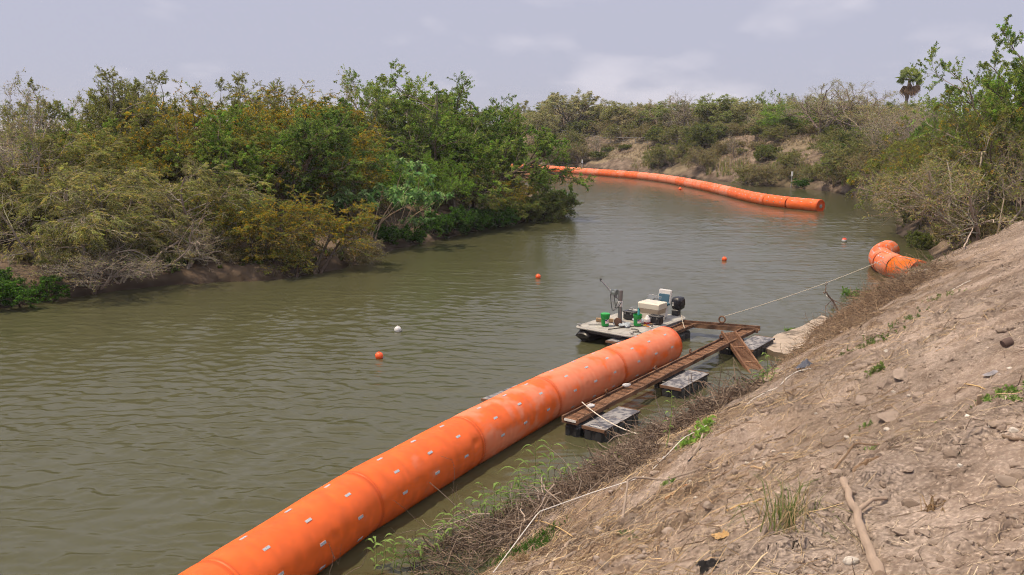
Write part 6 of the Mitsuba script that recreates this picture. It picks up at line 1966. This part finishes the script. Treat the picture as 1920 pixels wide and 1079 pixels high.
def cane_plant(pixels, tops, label, leaf=.5, group=None, ground=None):
    """Giant cane: green stems with long arching leaves left and right."""
    k_ = thing('reed', label, 'reed')
    for (bx_, by_), (tx, ty) in zip(pixels, tops):
        foot = on_bank(bx_, by_)
        if foot[2] < 0.02:
            foot[2] = -.1
        top_ = air(tx, ty, foot[1])
        n_ = 9
        s_l = np.linspace(0, 1, n_)[:, None]
        P_ = foot * (1 - s_l) + top_ * s_l + np.array([.04, 0, 0]) * np.sin(s_l * 3)
        MB().tube(P_, np.linspace(.012, .004, n_), (.24, .31, .10), 6).build(part(k_, 'stem'), 'matte', True)
        H_ = np.linalg.norm(top_ - foot)
        mb = MB()
        for j in range(max(5, int(H_ / .11))):
            t_ = .25 + .75 * (j + .5) / max(5, int(H_ / .11))
            q = foot + (top_ - foot) * t_
            a_ = (0 if j % 2 else math.pi) + rng.normal(0, .7)
            o_ = np.array([math.cos(a_), math.sin(a_) * .6, 0])
            L_ = leaf * rng.uniform(.7, 1.2) * (1.1 - .5 * abs(t_ - .6))
            s_ = unit(np.cross(o_, [0, 0, 1.0])) * .034
            rows = []
            for w_ in np.linspace(0, 1, 6):
                c_ = q + o_ * L_ * w_ * .75 + np.array([0, 0, 1]) * L_ * (.75 * w_ - .85 * w_ ** 2.2)
                wd = (.35 + 1.3 * w_) if w_ < .4 else (1 - w_) / .6
                rows += [c_ - s_ * wd * .9, c_ + s_ * wd * .9]
            kk = np.arange(5) * 2
            mb.add(np.array(rows), np.stack([kk, kk + 1, kk + 3, kk + 2], 1), np.array((.26, .39, .12)) * rng.uniform(.75, 1.25))
        mb.build(part(k_, 'leaves'), 'leaf', True)


cane_plant([(997, 945), (1012, 950), (1030, 948)], [(1003, 828), (1034, 835), (1025, 880)], 'tall green cane with two long leafy stems in front of the water')
cane_plant([(905, 975), (900, 985)], [(903, 905), (897, 930)], 'green cane with drooping leaves left of the tall pair', .34)
cane_plant([(947, 960), (952, 968)], [(950, 905), (962, 915)], 'small green cane between the dead branches')
cane_plant([(868, 990), (873, 1000)], [(870, 935), (880, 955)], 'small green cane left of the drooping one', .3)
cane_plant([(702, 1068), (712, 1075), (735, 1072), (745, 1070)], [(700, 1005), (722, 1012), (738, 1000), (762, 1010)], 'green cane clump at the water near the bottom edge', .34)
cane_plant([(790, 1066), (775, 1072)], [(788, 1010), (770, 1022)], 'green cane right of the clump near the bottom edge', .32)
cane_plant([(1249, 840)], [(1259, 733)], 'single green cane bending right at the tip, below the dock', .2)
cane_plant([(1437, 716), (1432, 720), (1443, 716)], [(1435, 660), (1420, 700), (1452, 690)], 'green reed clump at the water below the ramp', .24)
cane_plant([(1090, 905), (1100, 895), (1112, 890)], [(1085, 868), (1103, 862), (1118, 866)], 'short green cane behind the dense brush tangle', .26)
cane_plant([(1165, 870), (1172, 866)], [(1163, 850), (1178, 845)], 'low green cane at the water right of the brush', .25)


def leafy(pixel, n_, height, width, label, color, leaf=.16, name='weed', cat='weed'):
    """A low leafy weed: short stems with broad leaves."""
    p = on_bank(*pixel)
    height, width, leaf = height * .7, width * .75, leaf * .62
    n_ = int(n_ * 1.6)
    k_ = thing(name, label, cat)
    m = n_
    st = p + np.column_stack([rng.normal(0, width, (m, 2)), np.zeros(m)])
    st[:, 2] = np.maximum(bank(st[:, 0], st[:, 1]), 0) - .01
    d = unit(np.column_stack([rng.normal(0, .5, (m, 2)), np.ones(m)]))
    P_ = lines(rng, st, d, height * rng.uniform(.5, 1.15, m), 5, .15, (0, 0, 0))
    v, f, c = foliage(rng, P_, 7, leaf, leaf * .42, [color, np.array(color) * .8, np.array(color) * 1.25], .8, .15, .06, .3, .25, .1)
    if width > .045:
        labels[k_] = {'label': label, 'kind': 'stuff'}          # a patch of ground cover
    MB().add(v, f, c).build(k_, 'leaf', True)
    w_ = MB()
    wood(w_, P_, np.full((m, 5), .004), 4, np.array(color) * 1.1, rng)
    w_.build(part(k_, 'stem'), 'matte', True)


BRIGHT, MIDG, DULLG = (.25, .42, .08), (.16, .27, .06), (.15, .20, .06)
cane_plant([(975, 965), (985, 958), (1060, 925), (1068, 920)], [(970, 880), (990, 868), (1058, 870), (1072, 880)], 'green cane stems either side of the tall leafy pair')
cane_plant([(830, 1030), (842, 1020), (815, 1045)], [(828, 965), (845, 955), (808, 985)], 'green cane group in the shallows left of the drooping one')
cane_plant([(920, 985), (930, 975)], [(925, 912), (938, 905)], 'two bright cane stems just right of the drooping one')


leafy((1295, 830), 16, .28, .20, 'bright green broad-leaved weed at the foot of the slope', BRIGHT)
leafy((1318, 808), 10, .30, .15, 'bright green weed behind the broad-leaved one, under the tan cane', BRIGHT)
leafy((1600, 556), 14, .55, .28, 'broad-leaved green plant on the edge left of the dry stalk heap', (.12, .21, .05), .3)
leafy((1640, 556), 12, .45, .28, 'pale green broad-leaved plant beside the gnarled stump\'s heap', (.17, .25, .07), .28)
leafy((1480, 622), 14, .3, .22, 'small green weed tuft on the concrete slab\'s water edge', MIDG, .12)
leafy((1500, 660), 10, .2, .2, 'dull weed patch on the inner side of the concrete slab', DULLG, .1)
leafy((1395, 722), 12, .25, .22, 'green vine weed on the bare branch above the water', (.12, .20, .04), .1)
leafy((1430, 708), 12, .22, .2, 'green vine weed right of the reed clump', (.11, .18, .04), .1)
leafy((1624, 803), 6, .12, .05, 'small green sprig above the flat white stone', MIDG, .06)
leafy((1638, 846), 9, .12, .07, 'green sprig just above the long brown branch', MIDG, .06)
leafy((1758, 825), 9, .10, .08, 'dark green sprig below the thin upright clod flake', MIDG, .06)
leafy((1842, 772), 9, .12, .07, 'green weed beside the upright wood chip', MIDG, .07)
leafy((1880, 768), 12, .14, .12, 'green weed patch at the right edge below another', MIDG, .07)
leafy((1905, 745), 16, .16, .16, 'larger green weed patch at the right edge of the dirt', MIDG, .08)
leafy((1168, 1003), 8, .12, .06, 'dark green sprig on the bare patch of the slope', (.07, .14, .03), .07)
leafy((1186, 1015), 5, .08, .04, 'tiny sprig below the dark green sprig', (.07, .14, .03), .05)
leafy((1255, 905), 10, .14, .08, 'green sprig between the white rope and the grey branch', MIDG, .07)
leafy((1010, 1018), 130, .16, .26, 'dense green creeping weed under the dead brush', (.055, .13, .018), .05)
leafy((955, 1042), 60, .15, .22, 'green creeping weed at the bottom by the straw clump', (.06, .13, .02), .05)
leafy((1655, 635), 22, .16, .35, 'green weed strip beside the white rope on the upper slope', (.11, .17, .04), .08)
leafy((1610, 655), 16, .16, .3, 'green weed patch below the white rope, left of the strip', (.11, .16, .04), .08)
leafy((1700, 600), 18, .18, .3, 'green weed patch where the white rope dips, high on the slope', (.09, .16, .035), .08)
leafy((1760, 562), 16, .18, .35, 'thin green weeds near the upper end of the white rope', (.13, .18, .045), .08)
leafy((1640, 700), 8, .2, .1, 'yellow-green grass sprig beside the round clod', (.17, .24, .06), .12)
leafy((1730, 505), 20, .35, .4, 'green weeds right behind the white peeled log', (.10, .17, .04), .12)


def grass_tuft(pixel, n_, height, colors, label, lean=.8, width=.008, spread=.3):
    p = on_bank(*pixel)
    pts2_ = np.tile(p, (1, 1))
    tufts('', '', pts2_, n_, height, width, colors, spread=spread, lean=lean, seed=int(pixel[0])).build(thing('grass_tuft', label, 'grass tuft'), 'leaf', True)


grass_tuft((1478, 1035), 130, .36, [(.16, .20, .06), (.12, .16, .05), (.45, .35, .2), (.38, .29, .17), (.5, .4, .25)], 'half-dry grass tuft with green and straw blades at the bottom', 1.5, .005, .42)
grass_tuft((1470, 1010), 18, .36, [(.13, .22, .05), (.16, .26, .06)], 'fresh green blades rising from the back of the dry tuft', .8, .008, .2)
grass_tuft((1752, 952), 40, .11, [(.30, .20, .11), (.2, .13, .08), (.4, .29, .17)], 'small dry brown grass stub on the flat dirt', 1.1, .006, .16)
grass_tuft((985, 1055), 120, .13, [(.42, .31, .19), (.34, .25, .15), (.28, .2, .12)], 'pale straw clump beside the long white rope at the bottom', 1.2, .008, .3)

# ------------------------------------------------------------------ the air
scene['air'] = {'type': 'homogeneous', 'albedo': {'type': 'rgb', 'value': [.95, .95, .95]}, 'sigma_t': {'type': 'rgb', 'value': [.00020, .00021, .00025]}}
scene['haze'] = {'type': 'cube', 'to_world': T().translate([0, 1800, 11.5]).scale([3050, 2250, 15.0]), 'bsdf': {'type': 'null'}, 'interior': {'type': 'ref', 'id': 'air'}}
scene['camera']['medium'] = {'type': 'ref', 'id': 'air'}
tag('haze', 'thin summer haze in the air over the river', kind='stuff')
